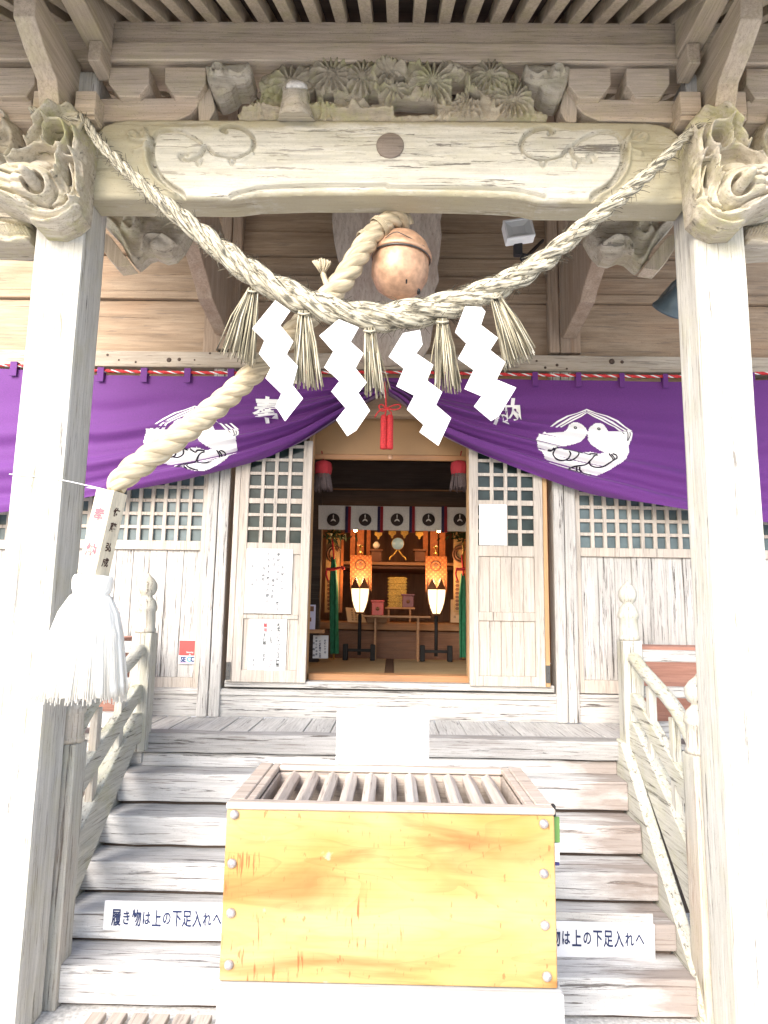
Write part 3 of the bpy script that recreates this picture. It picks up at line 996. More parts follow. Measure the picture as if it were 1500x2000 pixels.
# tendrils
both('ridge', [(402, 290), (398, 305), (385, 314), (368, 318), (355, 313), (360, 306), (368, 308)], 3.6, -.018)
both('ridge', [(406, 292), (420, 308), (445, 315), (472, 314), (492, 302), (498, 285), (492, 270), (478, 259), (460, 254), (445, 254), (436, 260), (444, 264)], 3.4, -.018)
both('ridge', [(408, 300), (425, 315), (450, 321), (474, 320), (496, 308)], 2.2, .009)
both('ridge', [(385, 318), (392, 330), (398, 318)], 2.2, -.01)
both('ridge', [(450, 320), (455, 328), (462, 321)], 2.0, -.01)
both('ridge', [(286, 262), (291, 275), (298, 282)], 4, .014)
both('ridge', [(296, 280), (278, 284), (262, 280), (256, 272), (264, 268), (272, 272)], 4, .014)
both('ridge', [(296, 290), (280, 300), (268, 304)], 4, .012)
for k in range(9):
    y = 262 + k * 7 + random.uniform(-2, 2); x = random.uniform(520, 900)
    F.append(('ridge', [(x, y), (x + 70, y + random.uniform(-3, 3)), (x + 150, y + random.uniform(-5, 5))], 1.2, -.004))
PANEL = [(303, 288), (318, 268), (345, 262), (400, 264), (520, 262), (640, 258), (760, 256), (900, 258), (1000, 262), (1112, 266), (1170, 264), (1198, 270), (1213, 292), (1214, 332), (1198, 360), (1156, 388), (1060, 392), (1010, 380), (900, 374), (757, 372), (600, 374), (510, 378), (455, 386), (358, 384), (316, 352), (303, 325)]
def koryo_wear(X, Y):
    d = pdist(X, Y, PANEL, True)
    return np.where(inside(X, Y, PANEL), np.clip(.25 - d / 26, 0, 1), np.clip(.35 + d / 16, 0, 1))
b = B()
F = [(f[0], f[1], f[2] * 1.1, f[3] * 2.0) for f in F]
relief(b, OUT, DP + .03, .15, F, (.03, 9), 1.9, .003, True, (), koryo_wear)
rb = b.build('rainbow_beam', W['koryo'], porch)
b = B()
cvt = V(762, 285, DP)
b.lathe(cvt + Vector((0, .01, 0)), [(.078, 0), (.078, .014), (.072, .02), (.01, .021)], 32, Matrix.Rotation(rad(90), 4, 'X'))
b.build('round_boss', wood('boss_timber', (0.20, 0.16, 0.13), (0.30, 0.25, 0.21), 'x', 0.6, 0.62, fine=80), rb)

# bracket arms and blocks above the beam
for pts in ([(186, 192), (386, 190), (386, 205), (372, 222), (345, 234), (186, 236)], [(1330, 196), (1125, 192), (1125, 206), (1140, 222), (1170, 235), (1330, 238)],
            [(-160, 190), (62, 192), (62, 236), (-160, 236)], [(1458, 196), (1700, 196), (1700, 238), (1458, 238)]):
    b = B(); b.prism(PV(pts, DP + .02), (0, .16, 0), .006)
    b.build('bracket_arm', W['upper_x'], porch)
def block(x0, x1, y0, y1, ins):
    b = B()
    ym = y0 + (y1 - y0) * .55
    pts = [(x0, y0), (x1, y0), (x1, ym), (x1 - ins * .35, ym + 9), (x1 - ins, y1), (x0 + ins, y1), (x0 + ins * .35, ym + 9), (x0, ym)]
    b.prism(PV(pts, DP - .02), (0, .22, 0), .004)
    return b.build('bearing_block', W['upper_x'], porch)
for q in ((212, 291, 131, 188, 20), (322, 402, 131, 188, 18), (1110, 1193, 133, 191, 20), (1224, 1308, 133, 191, 18), (-20, 68, 132, 188, 17), (1458, 1546, 134, 192, 17), (-130, -50, 132, 188, 17), (1570, 1650, 134, 192, 17)):
    block(*q)
# corner blocks on the pillar heads
for x0, x1, y0, y1 in ((64, 82, 177, 222), (146, 186, 177, 222), (1329, 1370, 178, 221), (1434, 1458, 178, 221)):
    b = B(); bpx(b, x0, y0, x1, y1, DP - .09, DP + .26, .004)
    b.build('bearing_block', W['upper_x'], porch)
for x0, x1, y0, y1 in ((64, 186, 207, 232), (1329, 1458, 209, 234)):
    b = B(); bpx(b, x0, y0, x1, y1, DP - .07, DP + .26, .004)
    b.build('pillar_capital', W['upper_x'], porch)
# purlin
b = B(); b.box(-3.1, 3.1, DP, DP + .22, V(760, 125, DP).z, V(760, 42, DP).z, .006, .002)
b.box(-3.1, 3.1, DP - .03, DP, V(760, 119, DP - .03).z, V(760, 83, DP - .03).z, .006, .002)
b.build('purlin', W['upper_x'], porch)
zpur = V(760, 42, DP).z; zpub = V(760, 125, DP).z
# forward arms at the pillars and the beams beside them
for sx in (-1, 1):
    xc = sx * 1.655
    h = lambda z: ZE + z * 1.045
    xc = V(112, 110, DP - .15).x if sx < 0 else V(1404, 112, DP - .15).x
    pf = [(3.62, 2.42), (3.56, 2.42), (3.47, 2.53), (3.42, 2.56), (3.37, 2.67), (3.30, 2.70), (3.25, 2.72), (3.12, 2.80), (3.1, 2.95), (3.62, 2.95)]
    b = B(); b.prism([(xc - .055, y, h(z)) for y, z in [(q[0] - .15, q[1]) for q in pf]], (.11, 0, 0), .004)
    b.build('forward_arm', W['upper_y'], porch)
    b = B(); b.box(sx * 1.60, sx * 1.72, 2.65, DP - .035, zpub + .01, zpub + .26, .005, .002)
    b.build('cross_beam', W['upper_y'], porch)
    b = B(); b.box(sx * 1.61, sx * 1.68, 3.3, DP - .002, zpub - .12, zpub + .005, .004)
    b.build('bracket_arm', W['upper_y'], porch)
# rafters and boarding of the roof
SL = math.tan(rad(30.6))
b = B(); 
proto = None
zr = zpur + .035
def rafter_mesh():
    b = B()
    y0, y1 = 2.5, 5.7
    b.beam((0, y0, zr + (y0 - DP) * SL), (0, y1, zr + (y1 - DP) * SL), .066, .085, (0, 0, 1), .003)
    return b
x0r = V(268, 39, DP).x
n0 = 0
for i in range(-12, 41):
    x = x0r + i * .1485
    if proto is None:
        proto = rafter_mesh().build('rafter', W['upper_y'], porch); proto.location.x = x
    else:
        c = proto.copy(); COL.objects.link(c); c.parent = porch; c.location.x = x
b = B()
y0, y1 = 2.45, 5.9
o_ = .055
b.prism([(-3.2, y0, zr + (y0 - DP) * SL + o_), (-3.2, y1, zr + (y1 - DP) * SL + o_), (-3.2, y1, zr + (y1 - DP) * SL + o_ + .15), (-3.2, y0, zr + (y0 - DP) * SL + o_ + .15)], (6.4, 0, 0))
b.build('roof', W['inner_dark'], porch)

# carved frieze over the beam
F = []
for (x, y, r, ht, ribs, ph) in ((568, 172, 44, .06, 13, 0.3), (650, 156, 46, .07, 15, 0), (708, 160, 38, .07, 14, 1), (640, 205, 40, .05, 13, 0), (845, 175, 50, .09, 17, 0.5), (955, 160, 40, .08, 15, 0.2), (915, 205, 40, .08, 15, 0.2),
                                (1000, 208, 46, .09, 17, 0), (760, 150, 36, .07, 13, 0.6), (905, 226, 36, .07, 15, 0), (975, 195, 44, .06, 15, 0.4), (510, 214, 26, .04, 9, 0), (770, 185, 30, .06, 11, 0.3), (870, 220, 30, .05, 11, 0)):
    F.append(('fan', x, y, r, ht, ribs, ph))
F += [('ridge', [(480, 226), (520, 222), (560, 228), (620, 222), (680, 228), (760, 224), (800, 200), (840, 196)], 5, .05),
      ('ridge', [(690, 228), (720, 205), (735, 185), (730, 165), (750, 140), (790, 150)], 6, .06),
      ('ridge', [(880, 150), (905, 165), (915, 190), (935, 210), (960, 222)], 6, .06), ('ridge', [(800, 140), (860, 132), (900, 150)], 5, .05)]
FO = [(468, 238), (464, 226), (482, 214), (500, 206), (512, 190), (505, 165), (512, 148), (540, 138), (580, 140), (600, 134), (628, 126), (660, 122), (700, 124), (745, 126), (780, 128), (815, 136), (850, 142), (880, 132), (920, 128), (955, 128), (990, 134), (1012, 150), (1018, 178), (1034, 196), (1042, 214), (1070, 228), (1066, 240)]
HO = [[(606, 190), (616, 184), (622, 200), (618, 212), (607, 206)], [(632, 196), (652, 192), (654, 206), (634, 210)], [(705, 200), (720, 190), (738, 194), (742, 208), (722, 214), (706, 212)],
      [(764, 208), (775, 203), (850, 208), (855, 230), (770, 230)], [(880, 170), (906, 168), (908, 190), (882, 205)], [(912, 196), (935, 206), (936, 216), (914, 210)], [(1020, 170), (1010, 178), (1022, 190)], [(768, 166), (790, 160), (792, 172), (770, 176)]]
b = B(); relief(b, FO, DP + .02, .06, F, (.02, 10), 1.7, .018, True, HO)
fz = b.build('carved_frieze', W['frieze'], porch)
b = B()                                         # the knob of the carved trunk
kc = V(578, 210, DP - .03)
def kn(a, j): return 1 + .07 * math.sin(5 * a + j) + .05 * math.sin(9 * a)
b.lathe(kc + Vector((0, 0, -.06)), [(.10, -.01), (.085, .03), (.07, .08), (.066, .12), (.072, .145), (.06, .17), (.03, .185), (.002, .19)], 28, Matrix.Rotation(rad(18), 4, 'X'), rad_noise=kn)
b.build('trunk_knob', W['carve'], fz)
b = B()
for (x, y, r) in ((1115 / 2, 330 / 2, 0),):
    pass
b.lathe(V(579, 173, DP - .12), [(.058, 0), (.055, .018), (.035, .034), (.004, .04)], 20, Matrix.Rotation(rad(35), 4, 'X'), rad_noise=lambda a, j: 1 + .1 * math.sin(7 * a))
b.build('knob_top', plain('bleached_wood', (0.62, 0.60, 0.56), 0.9, 0, 1.0, 50, 0.3), fz)
# cloud carved bracket ends either side of the frieze
for mx in (0, 1):
    q = lambda pts: [((1514 - x, y + 2) if mx else (x, y)) for x, y in pts]
    o = q([(402, 132), (484, 128), (494, 140), (492, 158), (480, 166), (462, 168), (452, 180), (436, 188), (424, 190), (414, 180), (406, 160)])
    if mx: o = o[::-1]
    f = [('ridge', q([(416, 148), (424, 136), (436, 140), (434, 152), (426, 152)]), 3.5, .03), ('ridge', q([(452, 150), (470, 158), (486, 146), (488, 136)]), 3.5, .03),
         ('blob', q([(434, 168)])[0][0], 168, 0, 20, 16, .05), ('blob', q([(468, 148)])[0][0], 148, 0, 20, 14, .05)]
    b = B(); relief(b, o, DP - .02, .14, f, (.03, 9), 1.8, .006)
    b.build('cloud_bracket', W['carve'], porch)
    pts = q([(388, 236), (386, 190), (404, 152), (416, 190), (420, 214), (408, 236)])
    b = B(); b.prism(PV(pts, DP + .03), (0, .1, 0), .003)
    b.build('bracket_arm', W['upper_z'], porch)

# carved beast heads in front of the pillar heads
def head(mx):
    q = lambda pts: [((1515 - x, y + 4) if mx else (x, y)) for x, y in pts]
    o = q([(160, 226), (172, 240), (177, 268), (174, 300), (169, 340), (166, 390), (162, 424), (142, 441), (115, 453), (76, 450), (62, 432), (45, 418), (15, 408), (-2, 400), (-14, 386), (-10, 362), (6, 346), (26, 336), (38, 326), (46, 310), (60, 292), (74, 272), (84, 258), (96, 244), (112, 232), (130, 222), (146, 214)])
    f = []
    R_ = lambda pts, w_, h_: f.append(('ridge', q(pts), w_, h_))
    def Bl(x, y, rx, ry, h_):
        x, y = q([(x, y)])[0]; f.append(('blob', x, y, 0, 0, 0)); f[-1] = ('blob', x, y, rx, ry, h_)
    f_fix = []
    R_([(36, 336), (58, 316), (84, 300), (110, 303), (136, 309), (148, 296), (145, 276), (138, 263), (112, 262)], 3.8, .085)
    R_([(134, 316), (129, 330), (131, 352), (126, 368)], 3.8, .08)
    R_([(140, 320), (158, 322)], 3.2, .06)
    R_([(104, 298), (104, 276), (112, 264)], 3.4, .08)
    R_([(66, 292), (88, 272), (108, 252), (122, 236), (124, 226)], 5, .07)
    R_([(90, 268), (112, 246), (130, 232), (150, 222)], 3.2, .05)
    R_([(174, 258), (161, 300), (158, 340), (164, 390)], 3.6, .06)
    R_([(152, 262), (167, 290), (161, 330)], 3.4, .05)
    R_([(146, 334), (154, 372), (150, 404)], 3.6, .055)
    R_([(168, 330), (172, 360), (166, 400)], 3, .04)
    R_([(6, 398), (40, 410), (64, 422), (100, 432), (136, 426), (160, 400)], 3.8, .05)
    R_([(4, 391), (44, 401), (70, 411), (104, 419), (130, 413), (146, 396)], 2.6, -.05)
    R_([(68, 440), (100, 446), (138, 434), (162, 412)], 3, .04)
    # nostril scroll
    for rr, hh, ww in ((15, -.075, 4.2),):
        R_([(93 + rr * math.cos(t), 389 + rr * math.sin(t)) for t in [rad(-70 + 24 * k) for k in range(11)]], ww, hh)
    R_([(118, 366), (125, 386), (121, 404), (108, 416)], 2.6, -.04)
    R_([(131, 356), (140, 384), (136, 408), (120, 424)], 2.6, .03)
    R_([(24, 360), (50, 371), (78, 380)], 2.4, -.05)
    R_([(20, 378), (46, 388), (72, 394)], 3, -.02)
    for k in range(6):
        R_([(40 + k * 9, 350 + k * 3), (56 + k * 9, 358 + k * 3)], 1.5, -.01)
    f2 = f
    def blob(x, y, rx, ry, h_):
        x, y = q([(x, y)])[0]; f2.append(('blob', x, y, rx, ry, h_))
    blob(56, 378, 74, 44, .10); blob(92, 392, 44, 36, .05); blob(92, 318, 40, 26, -.06); blob(84, 328, 22, 12, .05); blob(92, 386, 11, 11, .08); blob(122, 286, 20, 20, -.07); blob(148, 352, 16, 50, -.04)
    b = B()
    relief(b, o if not mx else o[::-1], DP - .10, .1, f2, (.05, 14), 1.5, .006, True, [q(h_) for h_ in ([(114, 272), (136, 270), (140, 298), (116, 296)], [(60, 286), (78, 266), (86, 270), (70, 292)], [(82, 240), (100, 233), (110, 240), (92, 252)], [(151, 274), (158, 272), (160, 296), (153, 326), (149, 300)], [(138, 330), (146, 326), (146, 360), (138, 372)])], lambda X, Y: np.clip((345 - Y) / 40, 0, 1) * .5 + np.clip((Y - 418) / 20, 0, 1) * .5)
    hd = b.build('carved_head', W['carve'], porch)
    return hd
# ('blob', cx, cy, rx, ry, h)
def _fix():
    pass
head(0); head(1)
# side heads facing outwards, with teeth
for mx in (0, 1):
    q = lambda pts: [((1515 - x, y + 4) if mx else (x, y)) for x, y in pts]
    o = q([(64, 402), (40, 398), (0, 394), (-60, 390), (-60, 478), (0, 480), (30, 482), (64, 480)])
    f = [('ridge', q([(4, 416), (24, 414), (40, 424), (58, 436)]), 5, .06), ('ridge', q([(-40, 470), (0, 474), (20, 480), (60, 476)]), 5, .04), ('ridge', q([(-30, 428), (10, 434), (34, 440), (62, 446)]), 3, -.04)]
    for k in range(12):
        x = -10 + k * 6
        f.append(('ridge', q([(x, 446), (x + 4, 456), (x + 8, 463)]), 1.6, .03))
    b = B(); relief(b, o if not mx else o[::-1], DP + .05, .16, f, (.03, 8), 1.9, .008)
    b.build('carved_head', W['carve'], porch)
    o = q([(-70, 214), (24, 208), (36, 240), (46, 290), (36, 320), (20, 345), (-70, 360)])
    f = [('ridge', q([(-10, 236), (14, 232), (26, 250), (18, 274), (0, 282), (-20, 270)]), 5, .06), ('ridge', q([(30, 260), (36, 290), (20, 320), (-10, 330)]), 6, .05), ('ridge', q([(-40, 300), (0, 306), (16, 330)]), 5, .05)]
    b = B(); relief(b, o if not mx else o[::-1], DP + .08, .12, f, (.03, 8), 2.2, .01)
    b.build('carved_wing', W['carve'], porch)
# cloud carved brackets behind the beam, inside each pillar
for mx in (0, 1):
    q = lambda pts: [((1514 - x, y + 6) if mx else (x, y)) for x, y in pts]
    o = q([(196, 396), (372, 396), (366, 455), (352, 480), (336, 497), (318, 501), (298, 493), (284, 497), (272, 508), (262, 515), (252, 505), (240, 480), (220, 455), (196, 430)])
    f = [('ridge', q([(272, 420), (276, 450), (262, 462), (248, 450)]), 6, .05), ('ridge', q([(284, 494), (292, 470), (318, 468), (344, 484)]), 5, .05), ('ridge', q([(200, 420), (230, 446), (250, 480), (262, 506)]), 5, .03),
         ('ridge', q([(300, 420), (330, 430), (360, 420)]), 6, .04), ('blob', q([(262, 432)])[0][0], 436, 18, 26, .05), ('blob', q([(322, 482)])[0][0], 484, 26, 14, .05)]
    b = B(); relief(b, o if not mx else o[::-1], 4.25, .12, f, (.03, 9), 2.0, .008)
    b.build('cloud_bracket', W['carve'], porch)
    b = B()
    s0 = q([(196, 448), (216, 462), (258, 518), (228, 522), (212, 505), (196, 480)])
    b.prism(PV(s0, 4.2), (0, .12, 0), .004)
    b.build('brace', W['upper_z'], porch)
# beams that join the porch to the hall posts
for sx, xc in ((-1, V(437, 605, 5.7).x), (1, V(1110, 608, 5.7).x)):
    pf = [(5.72, 2.16), (5.68, 2.14), (5.12, 2.20), (5.05, 2.25), (4.75, 2.36), (4.5, 2.46), (3.9, 2.55), (3.9, 2.9), (5.0, 2.9), (5.72, 2.75)]
    b = B(); b.prism([(xc - .06, y, ZE + z * 1.125) for y, z in pf], (.12, 0, 0), .006)
    b.build('connecting_beam', W['hall_z'], porch)

# ------------------------------------------------------------------ stairs
stairs = thing('staircase', 'broad weathered plank steps climbing to the shrine deck', 'stairs', (0, 4.3, 0))
RZ, RD = .186, .235
SY = (1503, 1582, 1667, 1759, 1856, 1985)
ST = [V(757, SY[k - 1], D0 - RD * (k - 1)).z for k in range(1, 7)]
for k in range(1, 6):
    zt = ST[k - 1]; RZ = ST[k - 1] - ST[k]
    yf = D0 - RD * k
    b = B()
    b.box(-1.78, 1.62, yf, yf + RD + .05, zt - RZ + .024, zt, .012, .007)
    b.build('step', W['step'], stairs)
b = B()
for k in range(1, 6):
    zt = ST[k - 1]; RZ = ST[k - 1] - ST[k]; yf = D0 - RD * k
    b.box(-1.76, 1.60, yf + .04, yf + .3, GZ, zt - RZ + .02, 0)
b.build('dark_gap_backing', W['inner_dark'], stairs)  # dark filler so the slits under the nosings read as shadow
for sx in (-1, 1):
    b = B()
    e = []
    pts = [(D0 + .0, z_deck - .16), (D0 - .02, z_deck + .03), (D0 - .12, z_deck + .02), (3.80, GZ + .16), (3.74, GZ), (4.1, GZ), (D0, .55)]
    b.prism([(-1.78 if sx < 0 else 1.62, y, z) for y, z in pts], (sx * .075, 0, 0), .008)
    b.build('stringer', W['rail'], stairs)

# ------------------------------------------------------------------ stair railings
def railing(sx, label):
    rl = thing('stair_railing', label, 'railing', (sx * 1.72, 4.4, 0), 'railings either side of the steps')
    xc = sx * 1.72
    def newel(y, zb, zt, hw, ):
        b = B(); b.box(xc - hw, xc + hw, y - hw, y + hw, zb, zt, .008, .003)
        nw = b.build('newel_post', W['railz'], rl)
        f = B()
        r = hw * 1.02
        f.lathe((xc, y, zt), [(r * .98, 0), (r * 1.06, .012), (r * 1.06, .028), (r * .96, .036), (r * .93, .15), (r * 1.05, .16), (r * 1.06, .18), (r * .98, .20), (r * .86, .225), (r * .55, .25), (r * .5, .262),
                                 (r * .75, .275), (r * .93, .31), (r * .9, .345), (r * .62, .38), (r * .22, .405), (r * .05, .425)], 28, rad_noise=lambda a, j: 1 + .012 * math.sin(3 * a + j))
        f.build('finial', W['railz'], nw)
        return nw
    yu, yl = 4.88, 3.82
    zu = V(303, 1236, yu).z
    newel(yu, z_deck - .1, zu, .068)
    zl = V(158, 1450, yl).z
    newel(yl, GZ, zl, .075)
    # top rail: a round bar through the newel, then down the slope
    b = B()
    zt = V(290, 1270, yu).z
    sl_ = (zl - .05 - (zt - .05)) / (yl - yu)
    path = spline([(xc, yu + .12, zt), (xc, yu - .10, zt), (xc, yu - .24, zt - .06), (xc, yl + .30, zl + .19), (xc, yl, zl - .03)], 5)
    b.tube(path, .042, 14)
    b.build('top_rail', W['rail'], rl)
    b = B()
    zm = V(285, 1335, yu).z
    pts = [(yu, zm), (yu - .12, zm), (yl, zl - .26), (yl, zl - .40), (yu - .12, zm - .12), (yu, zm - .12)]
    b.prism([(xc - .03, y, z) for y, z in pts], (.06, 0, 0), .006)
    b.build('middle_rail', W['rail'], rl)
    b = B()
    zm2 = z_deck + .16
    pts = [(yu, zm2), (yu - .14, zm2), (yl, zl - .60), (yl, max(GZ + .1, zl - .98)), (yu - .14, zm2 - .20), (yu, zm2 - .20)]
    b.prism([(xc - .045, y, z) for y, z in pts], (.09, 0, 0), .006)
    b.build('bottom_rail', W['rail'], rl)
    for t in (.35, .68):
        y = yu + (yl - yu) * t
        za = zt + (zl - zt) * t
        b = B(); b.box(xc - .024, xc + .024, y - .03, y + .03, za - .55, za - .0, .004)
        b.build('baluster', W['railz'], rl)
    # deck rail running outwards
    for zz_, hw, nm in ((zt + .02, .04, 'deck_rail'), (V(1300, 1352, yu).z, .036, 'deck_rail'), (V(1300, 1425, yu).z, .05, 'deck_rail')):
        b = B(); b.box(xc + sx * .075, xc + sx * 1.6, yu - hw, yu + hw, zz_ - hw, zz_ + hw, .006, .004)
        b.build(nm, W['grey_x'], rl)
    b = B(); b.lathe((xc + sx * .47, yu, z_deck), [(.075, 0), (.075, .04), (.06, .08), (.075, .12), (.085, .17), (.06, .23)], 18)
    b.build('deck_baluster', W['grey_z'], rl)
    return rl
railing(-1, 'mossy stair railing beside the hanging white tassel')
railing(1, 'bleached stair railing beside the step with brown stains, away from the tassel')
# ================================================================== THINGS
def solo(b, name, mat, label, cat, group=None, kind=None):
    return b.build(name, mat, None, label, cat, group, kind)

def vmid(pts, D):
    return sum((V(a, b_, D) for a, b_ in pts), Vector()) / len(pts)

# ---- purple curtain --------------------------------------------------------
DC = 5.56
cur = thing('purple_curtain', 'wide purple cloth curtain with white bird crests, gathered up at the middle over the doorway', 'curtain', V(757, 760, DC))
TOP = [(-260, 716), (0, 720), (200, 733), (500, 736), (757, 738), (1000, 741), (1330, 746), (1500, 742), (1760, 742)]
BOTL = [(-260, 1030), (-100, 1014), (0, 1003), (100, 986), (240, 960), (350, 938), (430, 918), (520, 890), (590, 862), (640, 832), (690, 800), (730, 778), (752, 768)]
BOTR = [(758, 768), (784, 785), (815, 815), (850, 843), (890, 864), (950, 890), (1060, 930), (1140, 958), (1200, 972), (1335, 996), (1500, 1022), (1760, 1050)]
def interp(ln, x):
    if x <= ln[0][0]: return ln[0][1]
    for (a, c), (d, e) in zip(ln, ln[1:]):
        if a <= x <= d:
            t = (x - a) / (d - a)
            return c + (e - c) * t
    return ln[-1][1]
BS = [tuple(v) for v in spline([Vector(p) for p in BOTL], 6)]; BR = [tuple(v) for v in spline([Vector(p) for p in BOTR], 6)]
def cloth_off(x, y):
    """depth of the folds: swags that run out from the gather at the middle"""
    left = x < 757
    bt = interp(BS if left else BR, x); tp = interp(TOP, x)
    v = (y - tp) / max(20, bt - tp)
    gx = abs(x - 757)
    amp = .075 * math.exp(-gx / 600.0) * max(0, v) ** 0.8 + .006
    ph = (v ** 1.6) * (26 - 8 * min(1, gx / 700)) + gx * .004 + 1.2 * mnoise.noise(Vector((x * .006, v * 2, 0.3 if left else 5.7)))
    q = math.sin(ph) + .45 * math.sin(ph * 2.3 + 1.0)
    if v < .35: amp *= max(.05, v / .35)
    hang = .018 * math.sin(x * .0167 * 2) * (1 - v) * .25
    return -amp * q - hang - .02 * v
b = B()
for side, xs, bl in ((0, np.linspace(-260, 755, 150), BS), (1, np.linspace(759, 1760, 150), BR)):
    rows = 46
    grid = []
    for x in xs:
        col = []
        tp, bt = interp(TOP, x), interp(bl, x)
        for j in range(rows + 1):
            y = tp + (bt - tp) * j / rows
            col.append(b.bm.verts.new(V(x, y, DC) + Vector((0, cloth_off(x, y), 0))))
        grid.append(col)
    for i in range(len(xs) - 1):
        for j in range(rows):
            b.face((grid[i][j], grid[i + 1][j], grid[i + 1][j + 1], grid[i][j + 1]), True)
cl = b.build('cloth', M['purple'], cur)
x = -230
while x < 1740:
    if not 700 < x < 800:
        b = B()
        yt = interp(TOP, x)
        c0, c1 = V(x - 5, yt - 15, DC - .03), V(x + 6, yt + 12, DC - .03)
        b.box(c0.x, c1.x, DC - .03, DC - .022, c1.z, c0.z, .001); b.box(c0.x, c1.x, DC + .02, DC + .028, c1.z, c0.z, .001)
        b.box(c0.x, c1.x, DC - .03, DC + .028, c0.z - .004, c0.z + .004, .001)
        b.build('hanging_loop', M['purple'], cl)
    x += 85
# crest: two birds held in a ring of feathers
def S_(u, v): return (1020 + u / 6.0, 780 + v / 6.0)
BODY = [(205, 395), (470, 395), (510, 370), (540, 310), (580, 280), (640, 275), (690, 300), (725, 345), (738, 385), (752, 396), (755, 380), (770, 350), (805, 318), (850, 286), (905, 280), (950, 305), (970, 345), (985, 390), (1100, 395), (1190, 395), (1210, 376), (1240, 375), (1270, 400), (1275, 450), (1255, 540), (1250, 620), (1220, 690), (1150, 750), (1050, 810), (950, 865), (880, 885), (800, 890), (700, 865), (560, 820), (480, 805), (390, 785), (330, 730), (270, 680), (225, 610), (180, 590), (155, 540), (165, 470), (190, 430)]
HOLE = [(400, 555), (500, 545), (600, 525), (700, 485), (730, 450), (748, 412), (770, 470), (830, 540), (900, 592), (975, 626), (890, 634), (800, 612), (740, 620), (690, 634), (620, 615), (540, 600), (450, 598), (395, 604)]
STR = [([(760, 108), (640, 160), (520, 195), (400, 260), (320, 330), (240, 395)], [(275, 395), (345, 330), (430, 268), (540, 205), (650, 167), (756, 128)]),
       ([(754, 134), (661, 175), (560, 216), (460, 276), (380, 337), (300, 395)], [(335, 395), (400, 342), (480, 292), (580, 230), (670, 188), (754, 142)]),
       ([(754, 148), (680, 194), (590, 237), (500, 292), (430, 337), (365, 395)], [(400, 395), (450, 342), (510, 302), (600, 252), (690, 208), (756, 160)])]
LINES = [[(365, 600), (358, 650), (400, 700), (470, 718), (530, 700), (546, 660), (522, 628)], [(500, 712), (560, 720), (620, 690), (640, 640), (610, 615)], [(880, 655), (830, 672), (780, 730), (740, 768), (640, 782), (590, 792), (520, 825)],
         [(775, 740), (800, 780), (870, 800), (950, 790), (1030, 740), (1100, 692), (1104, 655), (1060, 635)], [(1018, 632), (1040, 680), (1034, 736)], [(1044, 640), (1066, 680), (1058, 716)], [(670, 790), (690, 830), (740, 862), (820, 880)], [(640, 785), (655, 835), (690, 862)], [(550, 825), (640, 832)],
         [(450, 608), (540, 606), (620, 622), (690, 640)], [(720, 632), (770, 660), (800, 640), (880, 640)], [(290, 606), (330, 612), (350, 590)], [(340, 608), (385, 590)], [(395, 556), (392, 600)]]
EYES = [(605, 350), (880, 362)]
def crest(dx, dy):
    off = lambda u, v, e: (lambda p: V(p[0] + dx, p[1] + dy, DC) + Vector((0, cloth_off(p[0] + dx, p[1] + dy) - e, 0)))(S_(u, v))
    b = B()
    def fill(poly, e, hole=None):
        # dense triangle grid clipped to the outline so that the dye lies on the folds
        xs = [p[0] for p in poly]; ys = [p[1] for p in poly]
        st = 9.0
        X, Y = np.meshgrid(np.arange(min(xs), max(xs) + st, st), np.arange(min(ys), max(ys) + st, st))
        k = inside(X[:-1, :-1] + st / 2, Y[:-1, :-1] + st / 2, poly)
        if hole: k &= ~inside(X[:-1, :-1] + st / 2, Y[:-1, :-1] + st / 2, hole)
        vid = {}
        def vt(i, j):
            if (i, j) not in vid: vid[(i, j)] = b.bm.verts.new(off(X[i, j], Y[i, j], e))
            return vid[(i, j)]
        for i, j in zip(*[q.tolist() for q in np.nonzero(k)]):
            b.face((vt(i, j), vt(i + 1, j), vt(i + 1, j + 1), vt(i, j + 1)), True)
    fill(BODY, .003, HOLE)
    for mir in (0, 1):
        for o, n in STR:
            q = o + n
            if mir: q = [(1516 - u, v - (8 if u < 500 else 0)) for u, v in q]
            a = q[:6]; c = q[6:][::-1]
            for i in range(5):
                b.face([b.bm.verts.new(off(*p, .003)) for p in (a[i], a[i + 1], c[i + 1], c[i])])
    cr = b.build('crest', M['crest_white'], cl)
    b = B()
    def line(pts, w_):
        pts = [tuple(v) for v in spline([Vector(p) for p in pts], 5)]
        n = len(pts)
        L, R_ = [], []
        for i in range(n):
            d = Vector(pts[min(i + 1, n - 1)]) - Vector(pts[max(i - 1, 0)]); d.normalize()
            nn = Vector((-d.y, d.x)) * w_ / 2
            L.append(Vector(pts[i]) + nn); R_.append(Vector(pts[i]) - nn)
        for i in range(n - 1):
            b.face([b.bm.verts.new(off(q[0], q[1], .006)) for q in (L[i], L[i + 1], R_[i + 1], R_[i])])
    for l in LINES: line(l, 17)
    for (u, v) in EYES:
        line([(u + 14 * math.cos(t), v + 13 * math.sin(t)) for t in [k * .7 for k in range(10)]], 13)
    # feather edges
    for l in ([(1150, 400), (1175, 425)], [(1200, 380), (1215, 420), (1228, 490)], [(1240, 400), (1244, 440), (1232, 488)]): line(l, 9)
    b.build('crest_lines', M['crest_line'], cr)
crest(0, 0); crest(-766, -6)
